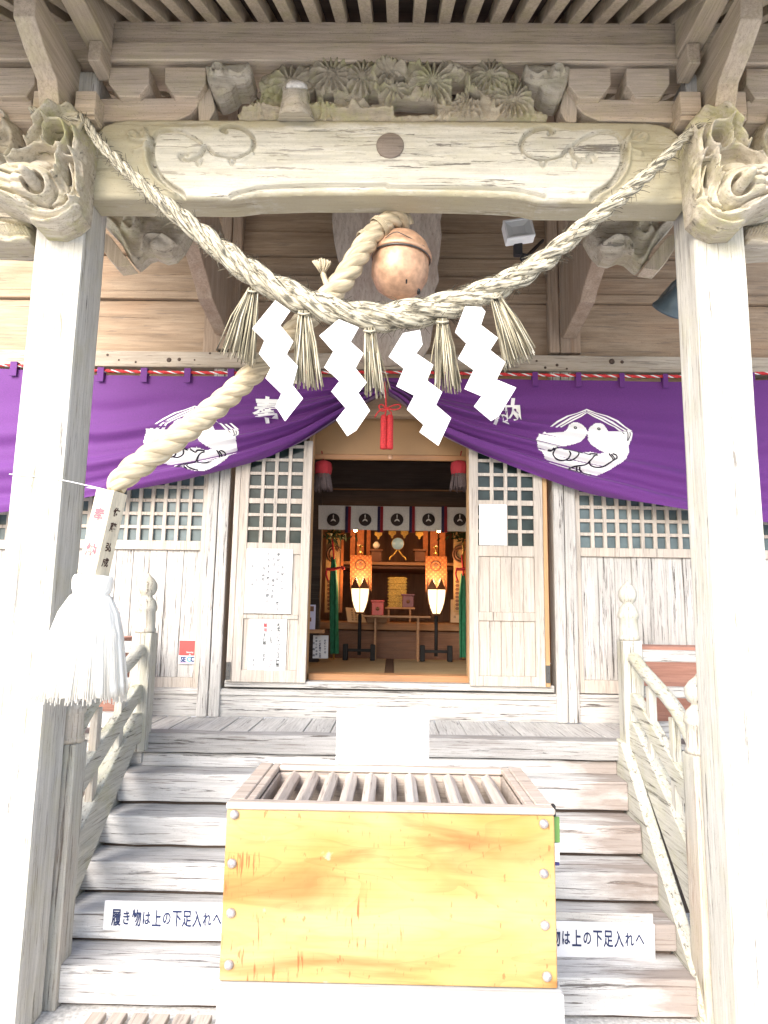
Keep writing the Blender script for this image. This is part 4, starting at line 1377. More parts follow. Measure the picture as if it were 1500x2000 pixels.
def curtain_char(ch, x, y, size):
    vs, fs = text_bm(ch, 0.03)
    b = B()
    mx = (min(v[0] for v in vs) + max(v[0] for v in vs)) / 2; my = (min(v[1] for v in vs) + max(v[1] for v in vs)) / 2
    bv = []
    for a, c in vs:
        px, py = x + (a - mx) * size * 1.05, y - (c - my) * size
        bv.append(b.bm.verts.new(V(px, py, DC) + Vector((0, cloth_off(px, py) - .004, 0))))
    for f in fs: b.face([bv[i] for i in f])
    b.build('lettering', M['crest_white'], cl)
curtain_char('奉', 522, 800, 52); curtain_char('納', 990, 804, 52)
# red and white cord the curtain hangs on
for nm, m_, ph in (('curtain_cord', 'red', 0),):
    cc = thing('curtain_cord', 'twisted red and white cord that the purple curtain hangs from', 'cord', V(757, 728, DC - .005))
    keys = [(-260, 708, DC - .005, 4.0), (0, 713, DC - .005, 4.0), (200, 724, DC - .005, 4.0), (420, 728, DC - .005, 4.0), (757, 727, DC - .005, 4.0), (1100, 733, DC - .005, 4.0), (1330, 735, DC - .005, 4.0), (1500, 729, DC - .005, 4.0), (1760, 730, DC - .005, 4.0)]
    pts4 = [Vector((*V(k[0], k[1], k[2]), k[3] * PX(k[2]))) for k in keys]
    sp = spline(pts4, 30)
    P = [Vector(q[:3]) for q in sp]
    P, _ = resample(P, [0] * len(P), .012)
    for which, mt in ((0, M['red']), (1, M['cord_white'])):
        b = B()
        for k in ((0, 1) if which == 0 else (2,)):
            qs = []
            for i, p in enumerate(P):
                th = i * .62 + 2 * math.pi * k / 3
                qs.append(p + Vector((0, math.cos(th), math.sin(th))) * .0068)
            b.tube(qs, .0085 if which == 0 else .006, 6)
        b.build('cord_strand', mt, cc)
# red tassel with a bow at the gather
rt = thing('red_tassel', 'red double tassel with a tied bow hanging from the middle of the purple curtain', 'tassel', V(755, 800, DC - .10))
DT = DC - .1
b = B()
for x in (750, 762):
    p = V(x, 812, DT)
    rn = lambda a, j: 1 + .07 * math.sin(14 * a)
    b.lathe(p, [(.002, .012), (.018, .006), (.025, -.006), (.024, -.02), (.026, -.03), (.026, -.16), (.028, -.27), (.026, -.285), (.002, -.283)], 40, rad_noise=rn)
b.build('tassel_body', M['red'], rt)
b = B()
b.tube(spline(PV([(752, 745), (753, 770), (754, 797), (752, 812)], DT), 6), .007, 8)
b.tube(spline(PV([(756, 797), (768, 792), (779, 790), (782, 796), (772, 800), (758, 798)], DT), 6), .006, 8)
b.tube(spline(PV([(754, 797), (744, 800), (736, 808), (732, 815)], DT), 6), .006, 8)
b.tube(spline(PV([(754, 797), (746, 790), (740, 794), (746, 803), (756, 799)], DT), 6), .006, 8)
b.tube(spline(PV([(757, 798), (764, 806), (764, 812)], DT), 6), .006, 8)
b.lathe(V(756, 798, DT), [(.002, -.012), (.013, -.008), (.015, 0), (.012, .009), (.002, .012)], 12)
b.build('bow', M['red'], rt)

# ---- straw rope ------------------------------------------------------------
DRP = 3.26
KEYS = [(152, 226, 3.33, 10), (168, 240, 3.30, 11), (200, 285, DRP, 12), (262, 348, DRP, 15), (330, 406, DRP, 19), (400, 462, DRP, 23), (470, 518, DRP, 27), (550, 568, DRP, 30), (640, 604, DRP, 31), (705, 618, DRP, 31), (770, 618, DRP, 32), (850, 604, DRP, 31), (930, 580, DRP, 29), (1000, 548, DRP, 26), (1065, 506, DRP, 23), (1130, 452, DRP, 20), (1200, 396, DRP, 17), (1262, 343, DRP, 14), (1312, 295, DRP, 12), (1345, 262, 3.29, 10), (1385, 240, 3.33, 9), (1425, 230, 3.35, 8)]
b = B()
P, R_, T = rope(b, KEYS, 3, 8.0, .014, .53, 12, .18)
rope(b, [(60, 214, 3.33, 9), (90, 224, 3.33, 9), (130, 234, 3.31, 9), (158, 232, 3.31, 9)], 3, 5.0, .01, .56, 8, .08)
sr = thing('straw_rope', 'thick twisted rice straw rope sagging between the two pillar heads', 'rope', V(760, 620, DRP))
b.build('twisted_straw', M['straw'], sr)
b = B()
rnd = random.Random(3)
for _ in range(2600):
    i = rnd.randrange(4, len(P) - 4)
    t = (i - 4) / (len(P) - 8)
    if rnd.random() > (.25 + .75 * math.exp(-((t - .45) / .28) ** 2)): continue
    th = rnd.uniform(0, 2 * math.pi)
    a = T[i].orthogonal().normalized(); c = T[i].cross(a)
    out = a * math.cos(th) + c * math.sin(th)
    if out.y > .4: continue
    p0 = P[i] + out * R_[i] * rnd.uniform(.75, .95)
    d = (T[i] * rnd.choice((-1, 1)) * rnd.uniform(.4, 1.2) + out * rnd.uniform(.15, .9) + Vector((0, 0, -.15))).normalized()
    L = rnd.uniform(.015, .06)
    b.tube([p0, p0 + d * L * .5, p0 + d * L + Vector((0, 0, -L * .15))], [.0017, .0014, .0008], 4)
b.build('loose_straw', M['straw_end'], sr)
# hanging straw bundles
def straw_bundle(x, y, xa, ya, xb, yb, D, label, n=130, tie=10):
    n = int(n * .62)
    st = thing('straw_tassel', label, 'straw tassel', V(x, y, D), 'straw tassels hanging from the rope')
    b = B()
    rnd = random.Random(int(x))
    for k in range(n):
        t = rnd.random()
        ex = xa + (xb - xa) * t; ey = ya + (yb - ya) * t + rnd.uniform(-18, 6)
        if rnd.random() < .06: ex += rnd.uniform(-22, 22)
        sx = x + (t - .5) * tie * 2
        d0 = D + rnd.uniform(-.02, .02); d1 = D + rnd.uniform(-.055, .055)
        mx = sx + (ex - sx) * .5 + rnd.uniform(-3, 3); my = y + (ey - y) * .45
        b.tube([V(sx, y, d0), V(mx, my, (d0 + d1) / 2), V(ex, ey, d1)], [.0030, .0036, .0030], 4, v0=rnd.uniform(0, 50))
    b.build('straw', M['straw_end'], st)
    b = B()
    b.tube([V(x - tie - 2, y + 6, D - .022), V(x, y + 8, D - .03), V(x + tie + 2, y + 6, D - .022)], .006, 6)
    b.build('tie', M['straw'], st)
straw_bundle(495, 562, 434, 690, 500, 716, DRP + .02, 'outermost straw tassel on the bell pull rope side, fanning outwards', 120)
straw_bundle(594, 606, 574, 756, 632, 760, DRP - .01, 'straw tassel between the first and second zigzag papers', 130)
straw_bundle(722, 640, 712, 772, 752, 774, DRP - .01, 'straw tassel between the two middle zigzag papers, just above the red tassel', 130)
straw_bundle(864, 622, 848, 766, 902, 764, DRP - .01, 'straw tassel between the third and fourth zigzag papers', 130)
straw_bundle(966, 574, 986, 722, 1046, 692, DRP - .01, 'straw tassel fanning outwards beside the last zigzag paper, below the floodlight', 140)
# zigzag papers
def Z4(pts): return [(400 + u / 2.143, 400 + v / 2.143) for u, v in pts]
SHIDE = [([(295, 400), (197, 515), (255, 580), (230, 630), (277, 685), (262, 740), (325, 800), (300, 850), (345, 922), (415, 820), (370, 760), (395, 690), (345, 632), (370, 570), (320, 515), (358, 445)], 'zigzag white paper nearest the first character on the purple curtain'),
         ([(560, 472), (480, 550), (540, 625), (500, 680), (565, 745), (533, 795), (590, 855), (553, 910), (600, 983), (635, 950), (692, 870), (645, 800), (678, 745), (632, 690), (665, 633), (610, 570), (645, 515)], 'zigzag white paper just before the middle straw tassel, hanging straight'),
         ([(830, 530), (770, 645), (832, 690), (802, 760), (875, 810), (845, 865), (915, 925), (897, 965), (975, 1018), (1030, 895), (965, 850), (992, 790), (930, 735), (955, 680), (885, 625), (912, 580), (900, 530)], 'lowest zigzag white paper, just past the red tassel'),
         ([(1090, 423), (1045, 545), (1095, 580), (1058, 650), (1120, 705), (1085, 775), (1155, 810), (1120, 860), (1195, 912), (1225, 895), (1295, 780), (1220, 735), (1255, 665), (1190, 620), (1228, 555), (1155, 505), (1172, 455), (1160, 420)], 'highest zigzag white paper, under the floodlight side of the rope')]
for k, (pts, label) in enumerate(SHIDE):
    pp = Z4(pts)
    D = DRP - .05
    b = B()
    tri = [tuple(q) for q in pp]
    n = len(pp)
    vs = []
    for i, (x, y) in enumerate(pp):
        vs.append(V(x, y, D) + Vector((0, .022 * math.sin(i * 2.1 + k) - .0002 * (y - pp[0][1]), 0)))
    from mathutils.geometry import tessellate_polygon
    fr = [b.bm.verts.new(v) for v in vs]; bk = [b.bm.verts.new(v + Vector((0, .0012, 0))) for v in vs]
    for f in tessellate_polygon([[Vector((x, y, 0)) for x, y in pp]]):
        b.face([fr[i] for i in f]); b.face([bk[i] for i in f][::-1])
    for i in range(n):
        b.face([fr[i], fr[(i + 1) % n], bk[(i + 1) % n], bk[i]])
    solo(b, 'paper_streamer', M['paper'], label, 'paper streamer', 'zigzag paper streamers on the straw rope')

# ---- bell and bell rope ----------------------------------------------------
DB = 3.72
bell = thing('suzu_bell', 'round copper coloured shrine bell hanging under the rainbow beam', 'bell', V(782, 510, DB))
bc = V(782, 520, DB)
r = PX(DB) * 60
Mt = Matrix.Rotation(rad(4), 4, 'Y')
b = B()
b.lathe(bc, [(.004, -r * 1.12), (r * .45, -r * 1.05), (r * .78, -r * .82), (r * .98, -r * .42), (r, -r * .05), (r * .97, r * .2), (r * .93, r * .34), (r * .9, r * .38)], 40, Mt)
body = b.build('bell_body', M['copper'], bell)
b = B()
b.lathe(bc, [(r * .93, r * .30), (r * 1.05, r * .27), (r * 1.08, r * .33), (r * 1.05, r * .44), (r * .98, r * .56), (r * .86, r * .82), (r * .6, r * 1.08), (r * .25, r * 1.2), (.004, r * 1.22)], 40, Mt)
b.build('bell_cap', M['copper'], bell)
b = B()
ring = [bc + Mt.to_3x3() @ Vector((r * 1.02 * math.cos(t), r * 1.02 * math.sin(t), r * .25)) for t in [k * 2 * math.pi / 40 for k in range(41)]]
b.tube(ring, .004, 6)
b.tube(spline([bc + Vector((-r * 1.06, -r * .2, r * .42)), bc + Vector((-r * .3, -r * 1.02, r * .62)), bc + Vector((r * .1, -r * 1.06, r * .55)), bc + Vector((r * .8, -r * .75, r * .32))], 6), .0025, 5)
b.build('wire', M['wire'], bell)
b = B()
for x, y, q in ((818, 566, .010), (794, 546, .005)):
    p = V(x, y, DB - r * .9)
    b.lathe(p, [(q * .4, 0), (q, .004), (q, .04)], 10, Matrix.Rotation(rad(90), 4, 'X') @ Matrix.Rotation(rad(180), 4, 'X'))
b.build('hole_mark', M['black'], body)

br = thing('bell_rope', 'pale braided bell pull rope drawn aside from the bell down to a white tassel', 'bell rope', V(200, 1000, 3.17))
RK = [(796, 440, 3.86, 16), (785, 428, 3.82, 19), (765, 428, 3.78, 21), (742, 444, 3.74, 22), (720, 468, 3.72, 23), (700, 498, 3.70, 24), (680, 532, 3.68, 25), (655, 566, 3.66, 25), (620, 602, 3.64, 25), (572, 650, 3.62, 24), (522, 702, 3.58, 24), (470, 752, 3.53, 24), (420, 796, 3.48, 25), (365, 840, 3.43, 26), (305, 884, 3.38, 27), (262, 915, 3.34, 27), (236, 938, 3.32, 24), (222, 960, 3.31, 18)]
RK = [(k[0], k[1], k[2] - .13, k[3]) for k in RK]
b = B(); rope(b, RK, 3, 4.4, .014, .57, 12, .04)
b.build('braid', M['hemp'], br)
b = B()                                          # tuft of the rope's end and bindings
b.tube(spline(PV([(648, 575), (640, 560), (634, 545), (630, 532)], 3.49), 5), .016, 9)
for k in range(60):
    a = random.uniform(-1, 1); c = random.uniform(-1, 1)
    p = V(630 + a * 4, 534, 3.49 + c * .01); q = V(628 + a * 19, 506 + abs(a) * 6 + random.uniform(-3, 3), 3.49 + c * .045)
    b.tube([p, (p + q) / 2, q], [.004, .004, .003], 4)
b.build('tuft', M['hemp'], br)
for (x, y, rr) in ((742, 444, 23), (716, 472, 24)):
    b = B()
    c = V(x, y, 3.60)
    for k in range(4):
        ax = Vector((.62, .1, .62)).normalized()
        a = ax.orthogonal().normalized(); cc_ = ax.cross(a)
        cc0 = c + ax * (k - 1.5) * .008
        b.tube([cc0 + (a * math.cos(t) + cc_ * math.sin(t)) * rr * PX(3.60) * 1.02 for t in [j * 2 * math.pi / 16 for j in range(17)]], .004, 5)
    b.build('binding', M['hemp'], br)
# wooden sleeve
D = 3.17
top_c, bot_c = V(219, 960, D), V(182, 1122, D)
ax = (bot_c - top_c).normalized()
a = Vector((0, 1, 0)); a = (a - ax * a.dot(ax)).normalized(); c = ax.cross(a)
th = rad(74); s_ = 42 * PX(D) / 2
e1 = (c * math.cos(th) + a * math.sin(th)); e2 = (-c * math.sin(th) + a * math.cos(th))
if e1.x > 0: pass
Mx = Matrix.Identity(4); cen = (top_c + bot_c) / 2; Ls = (bot_c - top_c).length
for i in range(3):
    Mx[i][0], Mx[i][1], Mx[i][2], Mx[i][3] = e1[i] * s_ * 2, e2[i] * s_ * 2, ax[i] * Ls, cen[i]
b = B(); b.obox(Mx, .003, .08)
sleeve = b.build('wooden_sleeve', wood('sleeve_timber', (0.60, 0.52, 0.38), (0.70, 0.62, 0.48), 'z', 0.15, 0.67, fine=40, speck=0.3), br)
# the two faces towards the viewer
cands = []
for e in (e1, -e1, e2, -e2):
    if e.y < -0.1: cands.append(e)
cands.sort(key=lambda e: e.x)
for e, chars, mt, ts, sz in ((cands[0], '奉納', 'ink_pink', (.30, .72), .060), (cands[-1], '佐藤弘成', 'ink_brown', (.24, .42, .66, .84), .042)):
    up = -ax
    xd = e.cross(up); xd = xd if xd.x > 0 else -xd
    b = B()
    for ch, t in zip(chars, ts):
        o = top_c + ax * Ls * t + e * (s_ + .0015)
        put_text(b, ch, o, xd, up, sz * 1.05, 1, 1.0, .03)
    b.build('lettering', M[mt], sleeve)
# tassel
tz = (V(158, 1352, D) - V(183, 1124, D)); tl = tz.length; tz.normalize()
q_ = tz.to_track_quat('Z', 'Y').to_matrix().to_4x4()
k_ = PX(D)
def tn(a, j): return 1 + (.035 * math.sin(17 * a + .3 * j) + .025 * math.sin(29 * a + 1)) * min(1, max(0, j - 4) / 3)
b = B()
b.lathe(V(183, 1124, D), [(.004, -.005), (34 * k_, 0), (38 * k_, 8 * k_), (37 * k_, 26 * k_), (33 * k_, 36 * k_), (40 * k_, 44 * k_), (54 * k_, 72 * k_), (63 * k_, 110 * k_), (71 * k_, 160 * k_), (79 * k_, 205 * k_), (81 * k_, 224 * k_), (70 * k_, 218 * k_), (.004, 190 * k_)], 96, q_, rad_noise=tn)
ta = b.build('tassel', M['white_fibre'], br)
b = B()
rnd = random.Random(11)
X3 = q_.to_3x3()
for k in range(420):
    t = rnd.uniform(0, 2 * math.pi)
    dv = X3 @ Vector((math.cos(t), math.sin(t), 0))
    if dv.y > .3: continue
    r0, r1 = 62 * k_ * rnd.uniform(.98, 1.02), 82 * k_ * rnd.uniform(.94, 1.03)
    p0 = V(183, 1124, D) + tz * 40 * k_ + dv * 38 * k_
    L1 = rnd.uniform(222, 238) * k_
    p1 = V(183, 1124, D) + tz * 110 * k_ + dv * r0 * 1.02
    p2 = V(183, 1124, D) + tz * L1 + dv * r1
    b.tube([p0, p1, p2], [.002, .0032, .0026], 4)
b.build('tassel_strand', M['white_fibre'], ta)
b = B()
pz = V(60, 930, DP - .006)
b.tube(spline([V(209, 957, D - .02), V(170, 948, 3.28), V(118, 937, DP - .012), V(70, 931, DP - .006), V(18, 926, DP - .006)], 6), .0028, 5)
b.tube(spline([V(209, 957, D - .02), V(178, 953, 3.35), V(168, 952, 3.75)], 6), .0028, 5)
b.build('tie_string', M['cord_white'], br)

# ---- plaque, floodlight, horn ---------------------------------------------
pq = thing('hanging_plaque', 'tall faded wooden plaque with wavy edges hanging behind the bell', 'plaque', V(755, 540, 5.4))
b = B()
o = [(648, 380), (649, 412), (654, 424), (651, 440), (652, 462), (655, 485), (660, 508), (668, 524), (662, 540), (660, 580), (664, 620), (670, 660), (690, 684), (720, 694), (757, 698), (800, 694), (826, 684), (842, 660), (848, 620), (850, 560), (858, 545), (854, 522), (858, 505), (861, 470), (858, 445), (862, 430), (857, 418), (862, 400), (862, 380)]
b.prism([V(x, y, 5.45) + Vector((0, (y - 540) * .0013, 0)) for x, y in o], (0, .05, 0), .006)
pb = b.build('plaque_board', W['plaque'], pq)
fl = thing('floodlight', 'grey square floodlight on a black bracket under the beam', 'floodlight', V(1012, 448, 4.1))
cF = V(1013, 449, 4.1)
ang = rad(9)
Rm = Matrix.Translation(cF) @ Matrix.Rotation(rad(0), 4, 'Z') @ Matrix.Rotation(-ang, 4, 'Y') @ Matrix.Rotation(rad(-8), 4, 'X')
w_, h_ = 60 * PX(4.1), 46 * PX(4.1)
b = B(); b.obox(Rm @ Matrix.Translation((0, .03, 0)) @ Matrix.Diagonal((w_, .06, h_, 1)), .006, .05)
# reflector frame
for dx, dz, sx, sz in ((0, .46, 1, .09), (0, -.46, 1, .09), (.465, 0, .07, 1), (-.465, 0, .07, 1)):
    b.obox(Rm @ Matrix.Translation((dx * w_, -.012, dz * h_)) @ Matrix.Diagonal((w_ * sx, .024, h_ * sz, 1)), .002, .02)
fb = b.build('lamp_housing', M['flood'], fl)
b = B()
ou = [(-.43, -.43), (.43, -.43), (.43, .43), (-.43, .43)]; inn = [(-.22, -.2), (.22, -.2), (.22, .2), (-.22, .2)]
vo = [b.bm.verts.new(Rm @ Vector((x * w_, -.016, z * h_))) for x, z in ou]; vi = [b.bm.verts.new(Rm @ Vector((x * w_, -.001, z * h_))) for x, z in inn]
for i in range(4): b.face((vo[i], vo[(i + 1) % 4], vi[(i + 1) % 4], vi[i]))
b.face(vi)
b.build('reflector', M['flood_glass'], fb)
b = B(); b.box(cF.x - .025, cF.x + .03, 4.13, 4.17, V(1015, 500, 4.15).z, V(1015, 466, 4.15).z, .004)
b.tube([V(1018, 498, 4.16), V(1030, 500, 4.6), V(1060, 470, 5.66)], .014, 8)
b.lathe(V(1020, 503, 4.12), [(.012, -.02), (.016, 0), (.012, .012)], 10)
b.build('bracket', M['black'], fl)
hn = thing('horn_speaker', 'blue grey horn loudspeaker half hidden behind the bleached pillar', 'loudspeaker', V(1300, 585, 5.0))
mc, bk = V(1303, 606, 5.0), V(1337, 550, 4.84)
ax = (bk - mc); L = ax.length; ax.normalize()
q_ = ax.to_track_quat('Z', 'Y').to_matrix().to_4x4()
b = B(); b.lathe(mc, [(.118, -.012), (.124, 0), (.118, .014), (.098, .05), (.072, .10), (.05, .16), (.038, L), (.036, L + .1)], 32, q_)
b.build('horn', M['horn'], hn)
b = B(); b.lathe(mc + ax * (L + .02), [(.06, 0), (.065, .02), (.065, .12), (.05, .14)], 24, q_)
b.tube([mc + ax * (L + .08), mc + ax * (L + .08) + Vector((.02, .35, .08)), mc + ax * (L + .08) + Vector((.02, .62, .08))], .02, 8)
b.build('speaker_driver', M['horn'], hn)

# ---- offertory box ---------------------------------------------------------
DX = 2.7
ob = thing('offertory_box', 'golden fronted wooden offertory box with a slatted top and round nail heads', 'offertory box', (0, DX + .3, 0))
def boxpt(x, y, D=DX): return V(x, y, D)
A_, B_, C_, D_ = boxpt(443, 1572), boxpt(1082, 1581), boxpt(1090, 1934), boxpt(428, 1914)
xl, xr = (A_.x + D_.x) / 2, (B_.x + C_.x) / 2
zt_, zb_ = V(760, 1576, DX).z, V(760, 1924, DX).z
dep = .68
b = B(); b.box(xl, xr, DX, DX + .03, zb_, zt_ - .022, .004)
fp = b.build('front_panel', W['gold_board'], ob)
b = B()
b.box(xl + .004, xl + .034, DX + .031, DX + dep, zb_, zt_ - .022, .003); b.box(xr - .034, xr - .004, DX + .031, DX + dep, zb_, zt_ - .022, .003)
b.box(xl + .035, xr - .035, DX + dep - .03, DX + dep, zb_, zt_ - .022, .003)
b.box(xl + .035, xr - .035, DX + .035, DX + dep - .035, zb_ + .02, zb_ + .04, 0)
b.build('side_board', W['boxtop'], ob)
b = B()
rw = .095
b.box(xl - .004, xr + .004, DX - .004, DX + .05, zt_ - .02, zt_ + .006, .006, .0015)
b.box(xl + rw, xr - rw, DX + dep - .055, DX + dep + .004, zt_ - .02, zt_ + .006, .005, .0015)
b.box(xl - .004, xl + rw * .62, DX + .052, DX + dep + .004, zt_ - .02, zt_ + .006, .005); b.box(xr - rw * .62, xr + .004, DX + .052, DX + dep + .004, zt_ - .02, zt_ + .006, .005)
b.box(xl + rw * .64, xl + rw, DX + .052, DX + dep + .004, zt_ - .02, zt_ + .004, .004); b.box(xr - rw, xr - rw * .64, DX + .052, DX + dep + .004, zt_ - .02, zt_ + .004, .004)
b.build('rim', W['boxtop'], ob)
b = B()
b.box(xl + rw + .002, xl + rw + .012, DX + .054, DX + dep - .058, zt_ - .26, zt_ - .021, 0); b.box(xr - rw - .012, xr - rw - .002, DX + .054, DX + dep - .058, zt_ - .26, zt_ - .021, 0)
b.box(xl + rw, xr - rw, DX + dep - .075, DX + dep - .058, zt_ - .26, zt_ - .021, 0)
b.box(xl + rw, xr - rw, DX + dep - .30, DX + dep - .28, zt_ - .16, zt_ - .12, 0)
b.build('inner_board', W['boxtop'], ob)
inx0, inx1 = xl + rw, xr - rw
proto = None
ns = 11
for i in range(ns):
    x = inx0 + .03 + (inx1 - inx0 - .06) * (i + .5) / ns
    if proto is None:
        b = B()
        w2 = .027
        z0, z1 = zt_ - .055, zt_ - .012
        y0, y1 = DX + .052, DX + dep - .085
        b.prism([(-w2, y0, z0), (w2, y0, z0), (w2, y0, z1 - .018), (.004, y0, z1), (-.004, y0, z1), (-w2, y0, z1 - .018)], (0, y1 - y0, 0), .002)
        b.prism([(-w2, y1, z0), (w2, y1, z0), (w2, y1, z1 - .018), (.004, y1, z1), (-.004, y1, z1), (-w2, y1, z1 - .018)], (0, .012, 0), .002)
        proto = b.build('slat', W['boxslat'], ob); proto.location.x = x
    else:
        c = proto.copy(); COL.objects.link(c); c.parent = ob; c.location.x = x
for (x, y) in ((458, 1591), (453, 1686), (451, 1783), (447, 1884), (1062, 1609), (1062, 1706), (1064, 1807), (1068, 1907)):
    b = B(); p = V(x, y, DX - .001)
    b.lathe(p, [(.0175, 0), (.0175, .002), (.0155, .008), (.010, .013), (.003, .0155), (.0005, .0158)], 18, Matrix.Rotation(rad(90), 4, 'X'), rad_noise=lambda a, j: 1 + .03 * math.sin(3 * a + j))
    b.build('nail_head', M['rivet'], ob)
st = thing('box_stand', 'pale painted wooden stand under the offertory box', 'stand', (0, DX + .3, GZ))
b = B()
xs0, xs1 = V(422, 1960, DX - .03).x, V(1103, 1960, DX - .03).x
b.box(xs0, xs1, DX - .03, DX + dep + .05, .72 if False else zb_ - .14, zb_ - .004, .008, .001)
b.build('top_rail', W['white_wood'], st)
for sx in (xs0 + .06, xs1 - .06):
    for yy in (DX + .03, DX + dep - .02):
        b = B(); b.box(sx - .05, sx + .05, yy - .05, yy + .05, GZ, zb_ - .142, .006)
        b.build('leg', W['white_wood'], st)
b = B(); b.box(xs0 + .12, xs1 - .12, DX - .01, DX + .02, GZ + .05, zb_ - .15, .005)
b.build('apron_board', W['white_wood'], st)
# blank white card at the back of the box
b = B()
bpx(b, 657, 1386, 838, 1494, DX + dep - .02, DX + dep - .012, .002)
solo(b, 'blank_card', M['paper'], 'blank white card standing up behind the slatted top of the offertory box', 'card')
# leaflet hung on the side of the box
lf = thing('hanging_leaflet', 'narrow green and white leaflet hung on the side of the offertory box', 'leaflet', V(1087, 1640, DX + .2))
xx = xr + .003
def strip(y0, y1, wd, mt, nm):
    b = B(); Dl = DX + .05
    b.box(xx, V(1085 + wd, (y0 + y1) / 2, Dl).x, Dl, Dl + .012, V(1090, y1, Dl).z, V(1090, y0, Dl).z, .002)
    b.build(nm, mt, lf)
strip(1596, 1646, 8.5, M['green_plastic'], 'printed_top'); strip(1647, 1684, 8.0, M['paper'], 'printed_middle'); strip(1685, 1691, 8.0, M['navy'], 'printed_foot')
b = B(); b.box(xx, xx + .014, DX + .045, DX + .07, V(1088, 1595, DX + .05).z, V(1088, 1572, DX + .05).z, .003)
b.build('clip', M['black'], lf)

# ---- signs on the steps ----------------------------------------------------
def step_sign(x0, x1, y0, y1, tilt, tx, ty, adv, label, group, Ds):
    sg = thing('step_sign', label, 'sign', V((x0 + x1) / 2, y1, Ds), group)
    c = V((x0 + x1) / 2, (y0 + y1) / 2, Ds)
    Mx = Matrix.Translation(c + Vector((0, .004, 0))) @ Matrix.Rotation(rad(tilt), 4, 'Y') @ Matrix.Diagonal(((x1 - x0) * PX(Ds), .008, (y1 - y0) * PX(Ds), 1))
    b = B(); b.obox(Mx, .0015, .008)
    bd = b.build('sign_board', M['sign_white'], sg)
    b = B()
    for i, ch in enumerate('履き物は上の下足入れへ'):
        sz = 22 if ch in '履物上下足入' else 20
        put_text(b, ch, V(tx + adv * i, ty + i * adv * math.tan(rad(tilt + 0.9)), Ds - .003), (math.cos(rad(tilt)), 0, -math.sin(rad(tilt))), (math.sin(rad(tilt)), 0, math.cos(rad(tilt))), sz * PX(Ds), .80, 1.40 if ch in '履物上下足入' else 1.3, .022)
    b.build('lettering', M['ink'], bd)
    return sg
GS = 'signs on the stair riser'
step_sign(211, 468, 1766, 1816, 0.2, 227, 1792, 19.7, 'white sign on the riser near the mossy railing, its lettering shown from the first character', GS, D0 - RD * 4 - .012)
step_sign(1020, 1268, 1806, 1866, 0.6, 1044, 1830, 20.6, 'white sign on the riser with its first characters hidden behind the golden box', GS, D0 - RD * 4 - .022)
b = B(); Ds = D0 - RD * 4 - .008
bpx(b, 1010, 1782, 1277, 1878, Ds, Ds + .006, .001)
solo(b, 'sign_backing', W['grey_x'], 'grey backing board under the sign beside the golden box', 'board')

# ---- duckboard -------------------------------------------------------------
dm = thing('duckboard', 'slatted wooden duckboard on the ground at the foot of the steps', 'duckboard', (-1.2, 3.4, GZ))
zdb = V(250, 1977, 3.66).z
b = B()
for i in range(16):
    x = -1.42 + i * .105
    b.box(x, x + .075, 3.05, 3.66, zdb - .03, zdb, .004, .001)
b.build('slat_boards', W['boxslat'], dm)
b = B()
for y in (3.12, 3.44):
    b.box(-1.44, .25, y - .03, y + .03, GZ, zdb - .032, .004)
b.build('bearer_frame', W['grey_x'], dm)

# ---- notices ---------------------------------------------------------------
DN = DW - .13
pn = thing('paper_notice', 'upper white notice with faint writing on the lattice door', 'notice', V(523, 1135, DN), 'paper notices on the doors')
b = B(); bpx(b, 479, 1072, 570, 1198, DN - .004, DN - .002, 0); sh = b.build('sheet', M['paper'], pn)
b = B()
for x, chars, y0, y1 in ((553, 'お知らせ', 1108, 1150), (544, '参拝の皆様へこの度は', 1083, 1190), (535, 'のほしと参拝お願いし', 1092, 1186), (525, 'の方ます時はお静かに', 1083, 1186), (516, 'をご使用', 1110, 1132), (503, 'ください', 1112, 1178), (494, 'お守り', 1106, 1178)):
    put_column(b, chars, x, y0, y1, DN - .0055, 7.0, dx=-3, bold=.02)
b.build('lettering', M['ink_faint'], sh)
pn = thing('paper_notice', 'lower white notice with black and red columns of writing on the lattice door', 'notice', V(523, 1260, DN), 'paper notices on the doors')
DN2 = DN + .012
b = B(); bpx(b, 485, 1209, 559, 1312, DN2 - .004, DN2 - .002, 0); sh = b.build('sheet', M['paper'], pn)
b = B()
put_column(b, '新型コロナウィルス対策', 545, 1221, 1299, DN2 - .0055, 8.0, dx=-3, bold=.02)
put_column(b, 'として、お互いに', 531, 1221, 1266, DN2 - .0055, 6.8, dx=-2, bold=.01)
put_column(b, 'をお願いします', 517, 1240, 1288, DN2 - .0055, 7.8, dx=-2, bold=.01)
put_column(b, '宮司', 495, 1290, 1299, DN2 - .0055, 6.5)
b.build('lettering', M['ink_dark'], sh)
b = B()
put_column(b, 'マスクの', 529, 1275, 1300, DN2 - .0055, 7.0, dx=-1, bold=.01)
put_column(b, '着用', 518, 1221, 1231, DN2 - .0055, 8.5, bold=.02)
b.build('lettering', M['ink_red'], sh)
b = B(); bpx(b, 936, 985, 990, 1065, DN - .004, DN - .002, 0)
solo(b, 'blank_notice', M['paper'], 'blank white sheet over the lattice of the far door leaf', 'notice')
